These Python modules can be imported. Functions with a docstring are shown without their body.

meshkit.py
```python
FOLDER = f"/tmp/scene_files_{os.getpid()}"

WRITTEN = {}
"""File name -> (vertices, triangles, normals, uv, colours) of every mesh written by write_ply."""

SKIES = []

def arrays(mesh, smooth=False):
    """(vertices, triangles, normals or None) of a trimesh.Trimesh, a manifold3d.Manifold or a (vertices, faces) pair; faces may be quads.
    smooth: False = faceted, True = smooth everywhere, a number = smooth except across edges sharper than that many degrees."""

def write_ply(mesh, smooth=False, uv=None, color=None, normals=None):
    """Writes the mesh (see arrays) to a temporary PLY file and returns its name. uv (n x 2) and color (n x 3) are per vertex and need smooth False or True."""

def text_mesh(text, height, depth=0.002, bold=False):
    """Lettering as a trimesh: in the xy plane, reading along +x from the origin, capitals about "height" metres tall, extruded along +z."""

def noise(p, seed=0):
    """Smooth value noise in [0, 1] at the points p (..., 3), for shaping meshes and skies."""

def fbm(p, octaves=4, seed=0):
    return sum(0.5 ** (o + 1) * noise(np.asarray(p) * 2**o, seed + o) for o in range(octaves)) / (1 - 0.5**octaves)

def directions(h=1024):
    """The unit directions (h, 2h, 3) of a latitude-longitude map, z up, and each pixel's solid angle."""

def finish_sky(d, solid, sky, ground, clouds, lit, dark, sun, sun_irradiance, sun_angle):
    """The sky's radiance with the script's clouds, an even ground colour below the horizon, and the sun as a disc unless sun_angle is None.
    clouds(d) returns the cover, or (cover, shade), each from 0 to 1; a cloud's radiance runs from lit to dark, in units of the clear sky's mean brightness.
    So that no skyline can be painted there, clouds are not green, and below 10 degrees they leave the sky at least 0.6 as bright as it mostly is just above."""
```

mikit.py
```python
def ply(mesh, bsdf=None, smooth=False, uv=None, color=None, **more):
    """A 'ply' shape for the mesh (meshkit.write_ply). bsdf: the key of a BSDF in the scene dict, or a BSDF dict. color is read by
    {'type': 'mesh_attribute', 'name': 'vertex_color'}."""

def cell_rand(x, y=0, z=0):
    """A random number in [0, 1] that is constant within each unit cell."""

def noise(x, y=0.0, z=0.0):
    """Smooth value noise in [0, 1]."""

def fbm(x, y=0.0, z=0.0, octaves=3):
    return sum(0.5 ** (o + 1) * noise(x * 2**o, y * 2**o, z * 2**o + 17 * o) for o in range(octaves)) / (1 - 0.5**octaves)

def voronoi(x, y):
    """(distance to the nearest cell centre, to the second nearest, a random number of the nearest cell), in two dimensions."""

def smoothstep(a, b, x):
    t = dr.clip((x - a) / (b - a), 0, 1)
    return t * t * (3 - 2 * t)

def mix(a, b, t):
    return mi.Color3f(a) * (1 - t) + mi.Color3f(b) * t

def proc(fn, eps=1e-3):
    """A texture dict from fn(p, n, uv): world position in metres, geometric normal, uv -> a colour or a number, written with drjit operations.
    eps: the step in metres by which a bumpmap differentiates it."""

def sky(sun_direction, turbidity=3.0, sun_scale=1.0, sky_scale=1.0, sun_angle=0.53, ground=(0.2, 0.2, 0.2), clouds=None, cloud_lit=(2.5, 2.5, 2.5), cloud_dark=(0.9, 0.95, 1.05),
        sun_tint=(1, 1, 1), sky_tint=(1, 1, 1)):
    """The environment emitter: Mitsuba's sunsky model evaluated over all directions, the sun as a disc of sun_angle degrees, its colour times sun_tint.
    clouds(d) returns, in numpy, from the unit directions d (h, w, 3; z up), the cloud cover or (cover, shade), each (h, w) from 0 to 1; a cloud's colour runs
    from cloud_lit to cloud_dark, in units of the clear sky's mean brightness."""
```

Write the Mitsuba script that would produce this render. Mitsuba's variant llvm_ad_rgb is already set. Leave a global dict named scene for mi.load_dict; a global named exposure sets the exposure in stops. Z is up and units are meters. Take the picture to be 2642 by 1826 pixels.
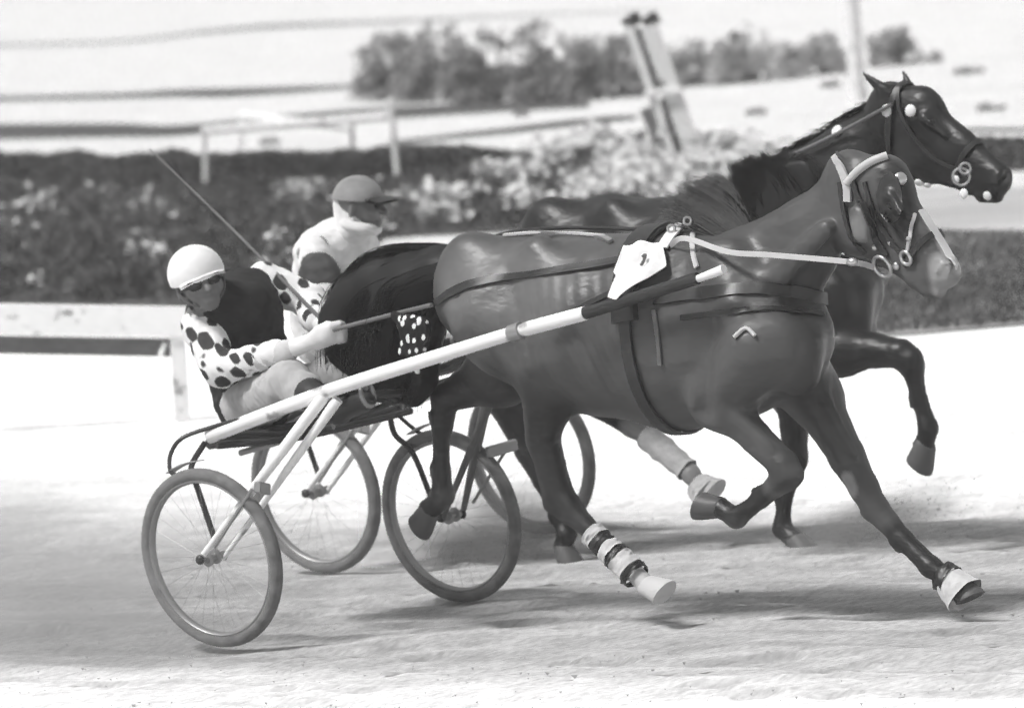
import math, numpy as np, trimesh, mitsuba as mi, mikit, meshkit
import manifold3d as m3
import drjit as dr
from scipy.ndimage import map_coordinates
from scipy.sparse import csr_matrix, diags
from scipy.sparse.csgraph import connected_components
rng = np.random.default_rng(7)
V = lambda *a: np.array(a, float)
nrm = lambda v: np.asarray(v, float) / max(np.linalg.norm(v), 1e-12)
scene, labels = {}, {}

# ------------------------------------------------------------------ camera, sky, exposure
# X = running direction, Y = away across the track, Z = up, metres. The photograph (2642 x 1826) was measured in its own pixels.
PW, PH, FPX = 2642, 1826, 19669.6
TH, PITCH, ROLL = math.radians(40.509), math.radians(3.403), math.radians(4.639)
CAM = V(20.3411, -21.8984, 2.8388)
VH, RH = V(-math.sin(TH), math.cos(TH), 0), V(math.cos(TH), math.sin(TH), 0)
FWD = VH * math.cos(PITCH) + V(0, 0, -math.sin(PITCH))
U0 = np.cross(RH, FWD)
RT, UP = RH * math.cos(ROLL) - U0 * math.sin(ROLL), U0 * math.cos(ROLL) + RH * math.sin(ROLL)
scene['haze_air'] = {'type': 'homogeneous', 'albedo': {'type': 'rgb', 'value': [.96, .96, .96]}, 'sigma_t': {'type': 'rgb', 'value': [.0009] * 3}}
scene['camera'] = {'type': 'thinlens', 'fov': math.degrees(2 * math.atan(PW / 2 / FPX)), 'fov_axis': 'x', 'aperture_radius': .025, 'focus_distance': 27.4,
                   'near_clip': .5, 'far_clip': 9000., 'medium': {'type': 'ref', 'id': 'haze_air'},
                   'to_world': mi.ScalarTransform4f().look_at(origin=CAM.tolist(), target=(CAM + FWD * 10).tolist(), up=UP.tolist())}
SUN = nrm(RH * -.55 + VH * -.27 + V(0, 0, .85))
scene['sky'] = mikit.sky(SUN.tolist(), turbidity=3, sun_scale=.85, sun_angle=12, sun_tint=(.83, .985, 1.29), ground=(.4, .4, .4),
                         clouds=lambda d: 1.0, cloud_lit=(1.3, 1.3, 1.3), cloud_dark=(1.2, 1.2, 1.2))
exposure = 1.65

def ray(px, py):
    return FWD + (px - PW / 2) / FPX * RT - (py - PH / 2) / FPX * UP
def at(px, py, y):                       # the point seen at a pixel of the photograph on the upright plane Y = y
    d = ray(px, py); return CAM + d * ((y - CAM[1]) / d[1])
def ground(px, py, z=0.):
    d = ray(px, py); return CAM + d * ((z - CAM[2]) / d[2])
def far(px, py, base):                   # on the upright plane, facing the camera, that stands on the ground point `base`
    d = ray(px, py); return CAM + d * (((base - CAM) @ VH) / (d @ VH))

# ------------------------------------------------------------------ materials (black and white film: all greys)
def grey(v): return {'type': 'rgb', 'value': [float(v)] * 3}
def mat(name, v, rough=.6, spec=.4, two=True, **k):
    b = {'type': 'principled', 'base_color': v if isinstance(v, dict) else grey(v), 'roughness': rough, 'specular': spec, **k}
    scene[name] = {'type': 'twosided', 'bsdf': b} if two else b
def mottled(a, b, s, name, rough=.7, spec=.3, **k):
    mat(name, mikit.proc(lambda p, n, uv: mi.Color3f(a + (b - a) * mikit.fbm(p.x * s, p.y * s, p.z * s, 4))), rough, spec, **k)
ATTR = {'type': 'mesh_attribute', 'name': 'vertex_color'}
scene['coat'] = {'type': 'twosided', 'bsdf': {'type': 'bumpmap', 'arbitrary': mikit.proc(lambda p, n, uv: mikit.fbm(p.x * 38, p.y * 38, p.z * 85, 4) * .5 + mikit.fbm(p.x * 14, p.y * 14, p.z * 24, 3), eps=.003), 'scale': .0032,
                 'bsdf': {'type': 'principled', 'base_color': ATTR, 'roughness': .42, 'specular': .45}}}
mat('black_hair', .008, .5, .3); mat('grey_hair', .12, .6, .3)
mat('black_leather', .022, .4, .5); mat('pale_leather', .5, .45, .4); mat('white_leather', .78, .5, .4)
mat('white_paint', mikit.proc(lambda p, n, uv: mi.Color3f(dr.clip(.78 + .1 * mikit.fbm(p.x * 20, p.y * 20, p.z * 20, 3) - .5 * mikit.smoothstep(.6, .74, mikit.fbm(p.x * 9, p.y * 9, p.z * 9, 4)), .1, .86))), .5, .4)
mottled(.6, .86, 30, 'white_cloth', .85, .1)
mottled(.48, .7, 40, 'white_wrap', .9, .1)
mottled(.02, .045, 14, 'dark_cloth', .85, .1, sheen=.3); mottled(.02, .13, 16, 'patch_cloth', .85, .1)
mottled(.05, .08, 30, 'dark_rubber', .8, .2)
mottled(.1, .24, 22, 'dusty_tyre', .85, .2)
mat('steel', .6, .3, .5, metallic=.9); mat('dull_steel', .35, .45, .5, metallic=.7)
mat('black_steel', .03, .4, .5)
mat('hoof_horn', .09, .5, .4); mat('pale_hoof', .55, .6, .3)
mat('skin', .16, .5, .4); mat('eye_dark', .008, .1, .5); mat('goggle_glass', .012, .12, .6)
mottled(.34, .5, 10, 'breeches', .85, .1)
mottled(.10, .2, 12, 'weathered_or_shaded_grey', .8, .2)
mottled(.2, .36, 18, 'cap_cloth', .85, .1)
mottled(.74, .84, 12, 'helmet_white', .3, .5)
mat('ink', .12, .7, .2)
def spots(p, n, uv):                     # dark lozenges on white cloth, in a jittered lattice through the cloth
    s = 14.5
    q = (p.x * .82 + p.y * .25) * s, (p.y * .9 + p.x * .1) * s + .3, (p.z + p.x * .35) * s + .1
    i = [dr.floor(v) for v in q]
    c = [a + .5 + .3 * (mikit.cell_rand(i[0] + 7 * k, i[1], i[2]) - .5) for k, a in enumerate(i)]
    d = .5 * dr.sqrt(sum(dr.square(a - b) for a, b in zip(q, c))) + .36 * sum(dr.abs(a - b) for a, b in zip(q, c)) + .1 * (mikit.noise(p.x * 30, p.y * 30, p.z * 30) - .5)
    return mikit.mix(mi.Color3f(.8), mi.Color3f(.05), mikit.smoothstep(.5, .4, d + .25 * (mikit.cell_rand(i[0] + 3, i[1], i[2]) - .5)))
mat('spotted_cloth', mikit.proc(spots), .8, .15)
def leaf(name, v):
    scene[name] = {'type': 'twosided', 'bsdf': {'type': 'principled', 'base_color': mikit.proc(lambda p, n, uv: mi.Color3f(v * (.5 + mikit.fbm(p.x * 2.3, p.y * 2.3, p.z * 4, 3)))), 'roughness': .6, 'specular': .3}}
leaf('hedge_leaf', .075); leaf('bush_leaf', .27); leaf('pale_leaf', .46); leaf('bed_leaf', .075); leaf('grass_blade', .13)
mat('twig', .05, .8, .2); mat('petal', .74, .7, .2)
def track_fn(p, n, uv):
    f = mikit.fbm(p.x * .9, p.y * 3.1, 0, 5)
    st = mikit.fbm(p.x * .35 + 11, p.y * 5.5, 3, 4)
    w = 1.3 * (mikit.fbm(p.x * .22, p.y * .5, 9, 3) - .5)
    yy = p.y + w
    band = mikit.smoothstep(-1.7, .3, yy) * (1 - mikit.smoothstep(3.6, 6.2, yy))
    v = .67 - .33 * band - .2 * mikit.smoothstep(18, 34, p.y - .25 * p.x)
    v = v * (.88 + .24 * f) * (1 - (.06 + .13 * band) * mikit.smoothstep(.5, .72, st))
    g = mikit.fbm(p.x * 55, p.y * 30, 0, 4); g2 = mikit.fbm(p.x * 7, p.y * 4, 5, 4)
    return mi.Color3f(dr.clip(v * (.7 + .6 * g) * (.82 + .36 * g2), .03, .8))
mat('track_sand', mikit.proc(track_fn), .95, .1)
def turf_fn(p, n, uv):
    f = mikit.fbm(p.x * .16, p.y * .55, 1, 4); g = mikit.fbm(p.x * 9, p.y * 9, 2, 3)
    return mi.Color3f((.06 + .2 * mikit.smoothstep(.42, .66, f)) * (.75 + .5 * g))
mat('turf', mikit.proc(turf_fn), .95, .1)
mottled(.03, .075, 1.5, 'bed_soil', .95, .1)
mottled(.22, .42, .8, 'gravel', .95, .1)

# ------------------------------------------------------------------ scene helpers
def key_for(name):
    k, i = name, 0
    while k in labels or k in scene: i += 1; k = f'{name}_{i:03d}'
    return k
def thing(name, label, cat, group=None, kind=None):
    k = key_for(name); labels[k] = {'label': label, 'category': cat}
    if group: labels[k]['group'] = group
    if kind: labels[k]['kind'] = kind
    return k
def obj(name, mesh, m, parent, smooth=40, label=None, kind=None, color=None):
    k, i = f'{parent}__{name}', 0
    while k in scene: i += 1; k = f'{parent}__{name}_{i:03d}'
    if isinstance(mesh, list): mesh = trimesh.util.concatenate(mesh)
    scene[k] = mikit.ply(mesh, m, smooth=smooth, color=color)
    if label or kind: labels[k] = {a: b for a, b in (('label', label), ('kind', kind)) if b}
    return k
def solo(name, mesh, m, label, cat, group=None, smooth=40, kind=None):
    k = key_for(name)
    if isinstance(mesh, list): mesh = trimesh.util.concatenate(mesh)
    scene[k] = mikit.ply(mesh, m, smooth=smooth)
    labels[k] = {'label': label}
    if kind != 'structure': labels[k]['category'] = cat
    if group: labels[k]['group'] = group
    if kind: labels[k]['kind'] = kind
    return k
def dup(root, new, shift, label, group=None):
    labels[new] = {**labels[root], 'label': label}
    if group: labels[new]['group'] = group
    for k in [k for k in scene if k.startswith(root + '__')]:
        scene[new + k[len(root):]] = {**scene[k], 'to_world': mi.ScalarTransform4f().translate(list(map(float, shift)))}
        if k in labels: labels[new + k[len(root):]] = dict(labels[k])

# ------------------------------------------------------------------ mesh helpers
def spline(P, n=8):
    P = np.asarray(P, float)
    if len(P) < 3: return np.array([P[0] + (P[-1] - P[0]) * t for t in np.linspace(0, 1, n + 1)])
    Q = np.vstack([2 * P[0] - P[1], P, 2 * P[-1] - P[-2]]); out = []
    for i in range(1, len(Q) - 2):
        a, b, c, d = Q[i - 1:i + 3]
        for t in np.arange(n) / n:
            out.append(.5 * (2 * b + (c - a) * t + (2 * a - 5 * b + 4 * c - d) * t * t + (3 * b - a - 3 * c + d) * t ** 3))
    return np.array(out + [P[-1]])
def sweep(P, r, sides=10, caps=True):    # a round tube along a polyline, radius per point or one
    P = np.asarray(P, float); n = len(P); r = np.broadcast_to(r, (n,))
    t = np.gradient(P, axis=0); t /= np.linalg.norm(t, axis=1, keepdims=True) + 1e-12
    a = np.zeros_like(P); u = np.cross(t[0], V(0, 0, 1) if abs(t[0][2]) < .9 else V(1, 0, 0)); a[0] = nrm(u)
    for i in range(1, n): a[i] = nrm(a[i - 1] - t[i] * (a[i - 1] @ t[i]))
    b = np.cross(t, a); g = np.arange(sides) * 2 * np.pi / sides
    v = P[:, None] + r[:, None, None] * (np.cos(g)[None, :, None] * a[:, None] + np.sin(g)[None, :, None] * b[:, None])
    i, j = np.meshgrid(np.arange(n - 1), np.arange(sides), indexing='ij'); k = (j + 1) % sides
    q = np.stack([i * sides + j, i * sides + k, (i + 1) * sides + k, (i + 1) * sides + j], -1).reshape(-1, 4)
    f = np.vstack([q[:, [0, 1, 2]], q[:, [0, 2, 3]]]); v = v.reshape(-1, 3)
    if caps:
        v = np.vstack([v, P[:1], P[-1:]]); m = n * sides; j = np.arange(sides); k = (j + 1) % sides
        f = np.vstack([f, np.stack([k, j, j * 0 + m], 1), np.stack([(n - 1) * sides + j, (n - 1) * sides + k, j * 0 + m + 1], 1)])
    return trimesh.Trimesh(v, f, process=False)
def strands(C, r, sides=3):              # many hairs at once: C (n, m, 3) points, r (m,) radii
    n, m, _ = C.shape
    t = np.gradient(C, axis=1); t /= np.linalg.norm(t, axis=2, keepdims=True) + 1e-12
    a = np.cross(t, V(.3, .9, .25)); a /= np.linalg.norm(a, axis=2, keepdims=True) + 1e-12
    b = np.cross(t, a); g = np.arange(sides) * 2 * np.pi / sides
    v = C[:, :, None] + np.asarray(r)[None, :, None, None] * (np.cos(g)[:, None] * a[:, :, None] + np.sin(g)[:, None] * b[:, :, None])
    h, i, j = np.meshgrid(np.arange(n), np.arange(m - 1), np.arange(sides), indexing='ij'); k = (j + 1) % sides; o = (h * m + i) * sides
    q = np.stack([o + j, o + k, o + sides + k, o + sides + j], -1).reshape(-1, 4)
    return trimesh.Trimesh(v.reshape(-1, 3), np.vstack([q[:, [0, 1, 2]], q[:, [0, 2, 3]]]), process=False)
def ribbon(P, N, w, th):                 # a flat strap along P lying on surface normals N
    P, N = np.asarray(P, float), np.asarray(N, float)
    t = np.gradient(P, axis=0); b = np.cross(t, N); b /= np.linalg.norm(b, axis=1, keepdims=True) + 1e-12
    w = np.broadcast_to(w, (len(P),))[:, None] / 2
    ring = np.stack([P + b * w - N * th, P + b * w * .93 + N * th, P - b * w * .93 + N * th, P - b * w - N * th], 1)
    n = len(P); i, j = np.meshgrid(np.arange(n - 1), np.arange(4), indexing='ij'); k = (j + 1) % 4
    q = np.stack([i * 4 + j, i * 4 + k, (i + 1) * 4 + k, (i + 1) * 4 + j], -1).reshape(-1, 4)
    f = np.vstack([q[:, [0, 1, 2]], q[:, [0, 2, 3]], [[2, 1, 0], [3, 2, 0]], [[4 * n - 4, 4 * n - 3, 4 * n - 2], [4 * n - 4, 4 * n - 2, 4 * n - 1]]])
    return trimesh.Trimesh(ring.reshape(-1, 3), f, process=False)
def frame(z, x=(1, 0, 0)):
    z = nrm(z); x = np.asarray(x, float); x = nrm(x - z * (x @ z)) if np.linalg.norm(np.cross(x, z)) > .1 else nrm(np.cross(z, V(.3, .9, .2)))
    M = np.eye(4); M[:3, 0], M[:3, 1], M[:3, 2] = x, np.cross(z, x), z
    return M
def place(m, c, z=(0, 0, 1), x=(1, 0, 0)):
    m = m.copy(); M = frame(z, x); M[:3, 3] = c; m.apply_transform(M); return m
def box(s, bev=.004):                    # a box with chamfered edges
    s = np.asarray(s, float) / 2; b = min(bev, s.min() * .45); P = []
    for sx in (-1, 1):
        for sy in (-1, 1):
            for sz in (-1, 1):
                c = V(sx, sy, sz) * s
                for k in range(3): e = V(1, 1, 1) * b; e[k] = 0; P.append(c - V(sx, sy, sz) * e)
    return trimesh.convex.convex_hull(np.array(P))
def lathe(prof, n=32): return trimesh.creation.revolve(np.array(prof, float), sections=n)
def bar(a, b, s, x=None, bev=.004):
    a, b = np.asarray(a, float), np.asarray(b, float)
    return place(box((s[0], s[1], np.linalg.norm(b - a)), bev), (a + b) / 2, b - a, (1, 0, 0) if x is None else x)
def blob(c, r, stretch=(1, 1, 1), z=(0, 0, 1), x=(1, 0, 0), sub=2):
    m = trimesh.creation.icosphere(sub, 1.0); m.apply_scale(np.array(stretch) * r); return place(m, c, z, x)

class Sdf:
    """Smooth union of tapered limbs on a grid; mesh() is a surface-nets skin of it."""
    def __init__(self): self.p = []
    def add(self, a, b, ra, rb, sy=1., k=.03, op='u'): self.p.append((np.asarray(a, float), np.asarray(b, float), ra, rb, sy, k, op)); return self
    def chain(self, P, sy=1., k=.03):    # P: (point, radius) pairs
        for (a, ra), (b, rb) in zip(P[:-1], P[1:]): self.add(a, b, ra, rb, sy, k)
        return self
    def grid(self, h, grow=0., only=None):
        pr = [p for p in self.p if p[6] == 'u']
        lo = np.min([np.minimum(a - ra * max(1, s), b - rb * max(1, s)) for a, b, ra, rb, s, k, o in pr], 0) - 4 * h - grow - .03
        hi = np.max([np.maximum(a + ra * max(1, s), b + rb * max(1, s)) for a, b, ra, rb, s, k, o in pr], 0) + 4 * h + grow + .03
        n = np.ceil((hi - lo) / h).astype(int) + 1
        F = np.full(n, .2, np.float32); self.lo, self.h = lo, h
        for a, b, ra, rb, s, k, op in self.p:
            R = max(ra, rb) * max(1, s) + max(k, .02) * 1.5 + 2.5 * h
            i0 = np.clip(np.floor((np.minimum(a, b) - R - lo) / h).astype(int), 0, n - 1); i1 = np.clip(np.ceil((np.maximum(a, b) + R - lo) / h).astype(int) + 1, 1, n)
            X, Y, Z = np.meshgrid(*[(lo[d] + h * np.arange(i0[d], i1[d])).astype(np.float32) - np.float32(a[d]) for d in range(3)], indexing='ij', sparse=True)
            ab = b - a; L = float(ab @ ab)
            t = np.clip((X * ab[0] + Y * ab[1] + Z * ab[2]) / L, 0, 1) if L > 1e-10 else np.float32(0)
            d = np.sqrt((X - t * ab[0]) ** 2 + ((Y - t * ab[1]) / s) ** 2 + (Z - t * ab[2]) ** 2) - (ra + (rb - ra) * t)
            if s < 1: d = d * np.float32(.5 + .5 * s)
            sl = tuple(slice(x, y) for x, y in zip(i0, i1)); f = F[sl]
            if op == 'u':
                w = np.clip(.5 + .5 * (f - d) / k, 0, 1); F[sl] = f * (1 - w) + d * w - k * w * (1 - w)
            else:
                w = np.clip(.5 - .5 * (f + d) / k, 0, 1); F[sl] = f * (1 - w) - d * w + k * w * (1 - w)
        self.F = F; return self
    def mesh(self, h=None, off=0., relax=3):
        if h: self.grid(h)
        F = self.F - off; s = F < 0; n = np.array(F.shape) - 1
        c = sum(s[i:i + n[0], j:j + n[1], k:k + n[2]].astype(np.int8) for i in (0, 1) for j in (0, 1) for k in (0, 1))
        act = np.argwhere((c > 0) & (c < 8)); idx = np.full(n, -1, np.int64); idx[tuple(act.T)] = np.arange(len(act))
        acc, cnt = np.zeros((len(act), 3)), np.zeros(len(act)); C = [(i, j, k) for i in (0, 1) for j in (0, 1) for k in (0, 1)]
        for u in C:
            for ax in range(3):
                if u[ax]: continue
                w = list(u); w[ax] = 1
                fa, fb = F[tuple((act + u).T)], F[tuple((act + w).T)]; x = (fa < 0) != (fb < 0)
                t = np.where(x, fa / np.where(x, fa - fb, 1), 0); p = np.array(u, float)[None] + t[:, None] * (np.array(w) - np.array(u))
                acc += p * x[:, None]; cnt += x
        v = self.lo + self.h * (act + acc / cnt[:, None]); faces = []
        for ax in range(3):
            o = [(1, 2), (2, 0), (0, 1)][ax]
            sa = s[tuple(slice(0, -1) if d == ax else slice(None) for d in range(3))]; sb = s[tuple(slice(1, None) if d == ax else slice(None) for d in range(3))]
            e = np.argwhere(sa != sb); e = e[(e[:, o[0]] > 0) & (e[:, o[1]] > 0) & (e[:, o[0]] < n[o[0]]) & (e[:, o[1]] < n[o[1]])]
            q = []
            for da, db in ((1, 1), (0, 1), (0, 0), (1, 0)):
                w = e.copy(); w[:, o[0]] -= da; w[:, o[1]] -= db; q.append(idx[tuple(w.T)])
            q = np.stack(q, 1); flip = ~sa[tuple(e.T)]; q[flip] = q[flip][:, ::-1]; faces.append(q)
        q = np.vstack(faces); q = q[(q >= 0).all(1)]
        m = trimesh.Trimesh(v, np.vstack([q[:, [0, 1, 2]], q[:, [0, 2, 3]]]), process=False)
        e = np.vstack([q[:, [0, 1]], q[:, [1, 2]], q[:, [2, 3]], q[:, [3, 0]]]); n_ = len(v); A = csr_matrix((np.ones(len(e) * 2), (np.r_[e[:, 0], e[:, 1]], np.r_[e[:, 1], e[:, 0]])), shape=(n_, n_)); A.data[:] = 1
        lab = connected_components(A, directed=False)[1]; keep = lab == np.bincount(lab).argmax(); D = diags(1 / np.maximum(np.asarray(A.sum(1)).ravel(), 1)) @ A
        for _ in range(relax): v = v + .5 * (D @ v - v); v = v - .51 * (D @ v - v)
        m = trimesh.Trimesh(v, m.faces[keep[m.faces].all(1)], process=False); m.remove_unreferenced_vertices()
        return m
    def val(self, p): return map_coordinates(self.F, ((np.asarray(p) - self.lo) / self.h).T, order=1, mode='nearest')
    def normal(self, p):
        e = self.h * 1.5; p = np.asarray(p, float)
        g = np.stack([self.val(p + e * np.eye(3)[k]) - self.val(p - e * np.eye(3)[k]) for k in range(3)], -1)
        return g / (np.linalg.norm(g, axis=-1, keepdims=True) + 1e-9)
    def hit(self, o, d, t0, t1):         # first point inside along rays o + d t, nan when none
        o, d = np.atleast_2d(o), np.atleast_2d(d); T = np.arange(t0, t1, self.h * .5)
        f = self.val((o[:, None] + d[:, None] * T[None, :, None]).reshape(-1, 3)).reshape(len(o), -1)
        i = np.argmax(f < 0, 1); ok = (f < 0).any(1); i = np.maximum(i, 1); j = np.arange(len(o)); fa, fb = f[j, i - 1], f[j, i]
        t = T[i - 1] + (T[1] - T[0]) * fa / np.where(fa - fb == 0, 1, fa - fb)
        return np.where(ok[:, None], o + d * t[:, None], np.nan)
    def seen(self, pts, n=6, lift=.010): # the surface points under a path traced in the photograph, with normals
        S = spline(np.array([(x, y, 0) for x, y in pts], float), n); D = np.array([ray(x, y) for x, y, _ in S])
        P = self.hit(np.tile(CAM, (len(D), 1)), D, 24, 36); P = P[~np.isnan(P[:, 0])]
        for _ in range(2): P[1:-1] = .25 * P[:-2] + .5 * P[1:-1] + .25 * P[2:]
        N = self.normal(P); return P + N * lift, N
    def ring(self, c, axis, R=.7, n=48, lift=.011, a0=0., a1=2 * np.pi):   # a band round the body through c, square to axis
        M = frame(axis); g = np.linspace(a0, a1, n); d = -(np.cos(g)[:, None] * M[:3, 0] + np.sin(g)[:, None] * M[:3, 1])
        P = self.hit(c - d * R, d, 0, R); P = P[~np.isnan(P[:, 0])]; q = np.linalg.norm(P - c, axis=1); P = P[(q < np.median(q) * 1.9) & (q < R * .97)]; N = self.normal(P); return P + N * lift, N
def strap(S, pts, w, th=.004, n=6, lift=.010): return ribbon(*S.seen(pts, n, lift), w, th)

from shapely.geometry import Polygon, Point
from scipy.spatial import Delaunay
def on_body(S, x, y, lift, fall, dirn=None):        # the point over the body under a pixel, or on the plane Y = fall beyond its outline
    h_ = S.hit(CAM[None], ray(x, y)[None], 24, 36)
    if np.isnan(h_[0, 0]): return at(x, y, fall) - V(0, lift, 0)
    return h_[0] + (S.normal(h_)[0] if dirn is None else nrm(dirn)) * lift
def patch(S, out, lift, fall, st=7, th=.005, dirn=None):   # a sheet of leather or cloth lying on the body inside an outline
    poly = Polygon(out); x0, y0, x1, y1 = poly.bounds; gx, gy = np.meshgrid(np.arange(x0, x1, st), np.arange(y0, y1, st))
    pts = [(x, y) for x, y in zip(gx.ravel(), gy.ravel()) if poly.buffer(-3).contains(Point(x, y))]; e = poly.exterior; pts += [tuple(e.interpolate(d).coords[0]) for d in np.arange(0, e.length, st)]
    F = np.array([t for t in Delaunay(np.array(pts)).simplices if poly.buffer(1).contains(Point(*np.mean(np.array(pts)[t], 0)))])
    v0, v1 = (np.array([on_body(S, x, y, lift(x, y) - d, fall, dirn) for x, y in pts]) for d in (0, th))
    return trimesh.Trimesh(np.vstack([v0, v1]), np.vstack([F, F[:, ::-1] + len(v0)]), process=False)

# ------------------------------------------------------------------ the setting: ground
xs = np.concatenate([-np.geomspace(3000, 8.2, 40), np.arange(-8, 9.01, .06), np.geomspace(9.3, 3000, 40)])
ys = np.concatenate([-np.geomspace(600, 7.2, 22), np.arange(-7, 11.01, .06), np.geomspace(11.3, 5000, 46)])
X, Y = np.meshgrid(xs, ys, indexing='ij')
fade = np.clip((np.minimum(np.minimum(X + 9, 10 - X), np.minimum(Y + 8, 12 - Y))) / 3, 0, 1)
q = np.stack([X * 1.1, Y * 2.6, X * 0], -1)
Z = (.05 * (meshkit.fbm(q, 4, 3) - .5) + .03 * (meshkit.fbm(np.stack([X * 3.5, Y * 7, X * 0], -1), 3, 8) - .5)) * fade - .006
for k in range(230):                     # hoof prints pressed into the sand, and the ruts of the wheels behind them
    hx_, hy_, a_ = rng.uniform(-4.5, 6), rng.uniform(-1.6, 5.6), rng.uniform(-.3, .3); ii, jj = np.searchsorted(xs, [hx_ - .2, hx_ + .2]), np.searchsorted(ys, [hy_ - .2, hy_ + .2]); sl = slice(*ii), slice(*jj)
    u_, v_ = X[sl] - hx_, Y[sl] - hy_; d_ = np.sqrt((u_ / .085) ** 2 + ((v_ + a_ * u_) / .07) ** 2); Z[sl] += -.024 * np.exp(-d_ ** 2) + .011 * np.exp(-((d_ - 1.5) / .35) ** 2)
for y_, x_ in ((0, 0), (1.449, 0), (2.5, -1.68), (3.95, -1.68)): Z -= np.where(X < x_, 1, np.exp(-((X - x_) / .1) ** 2)) * .012 * np.exp(-((Y - y_) / .05) ** 2) * fade
i, j = np.meshgrid(np.arange(len(xs) - 1), np.arange(len(ys) - 1), indexing='ij'); m = len(ys)
f4 = np.stack([i * m + j, (i + 1) * m + j, (i + 1) * m + j + 1, i * m + j + 1], -1).reshape(-1, 4)
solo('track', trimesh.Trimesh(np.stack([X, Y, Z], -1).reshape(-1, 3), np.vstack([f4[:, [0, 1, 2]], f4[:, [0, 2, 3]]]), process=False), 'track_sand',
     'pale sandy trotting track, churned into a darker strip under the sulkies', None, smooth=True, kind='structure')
def strip(top, bot, z, n=24):            # a sheet on the ground between two edges measured in the photograph
    top, bot = spline([(*a, 0) for a in top], 4)[:, :2], spline([(*a, 0) for a in bot], 4)[:, :2]
    r = lambda E: np.array([np.interp(np.linspace(0, len(E) - 1, n), np.arange(len(E)), E[:, k]) for k in (0, 1)]).T
    a, b = r(top), r(bot); v = np.array([ground(x, y, z) for x, y in np.vstack([b, a])]); k = np.arange(n - 1)
    return trimesh.Trimesh(v, np.vstack([np.stack([k, k + 1, k + 1 + n], 1), np.stack([k, k + 1 + n, k + n], 1)]), process=False)
VERGE = ([(1700, 592), (2150, 594), (2642, 598), (3300, 600)], [(1700, 905), (2200, 872), (2642, 836), (3300, 780)])
solo('grass_verge', strip(*VERGE, .006), 'turf', 'dark grass verge along the inside of the track at the right', None, smooth=False, kind='structure')
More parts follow.
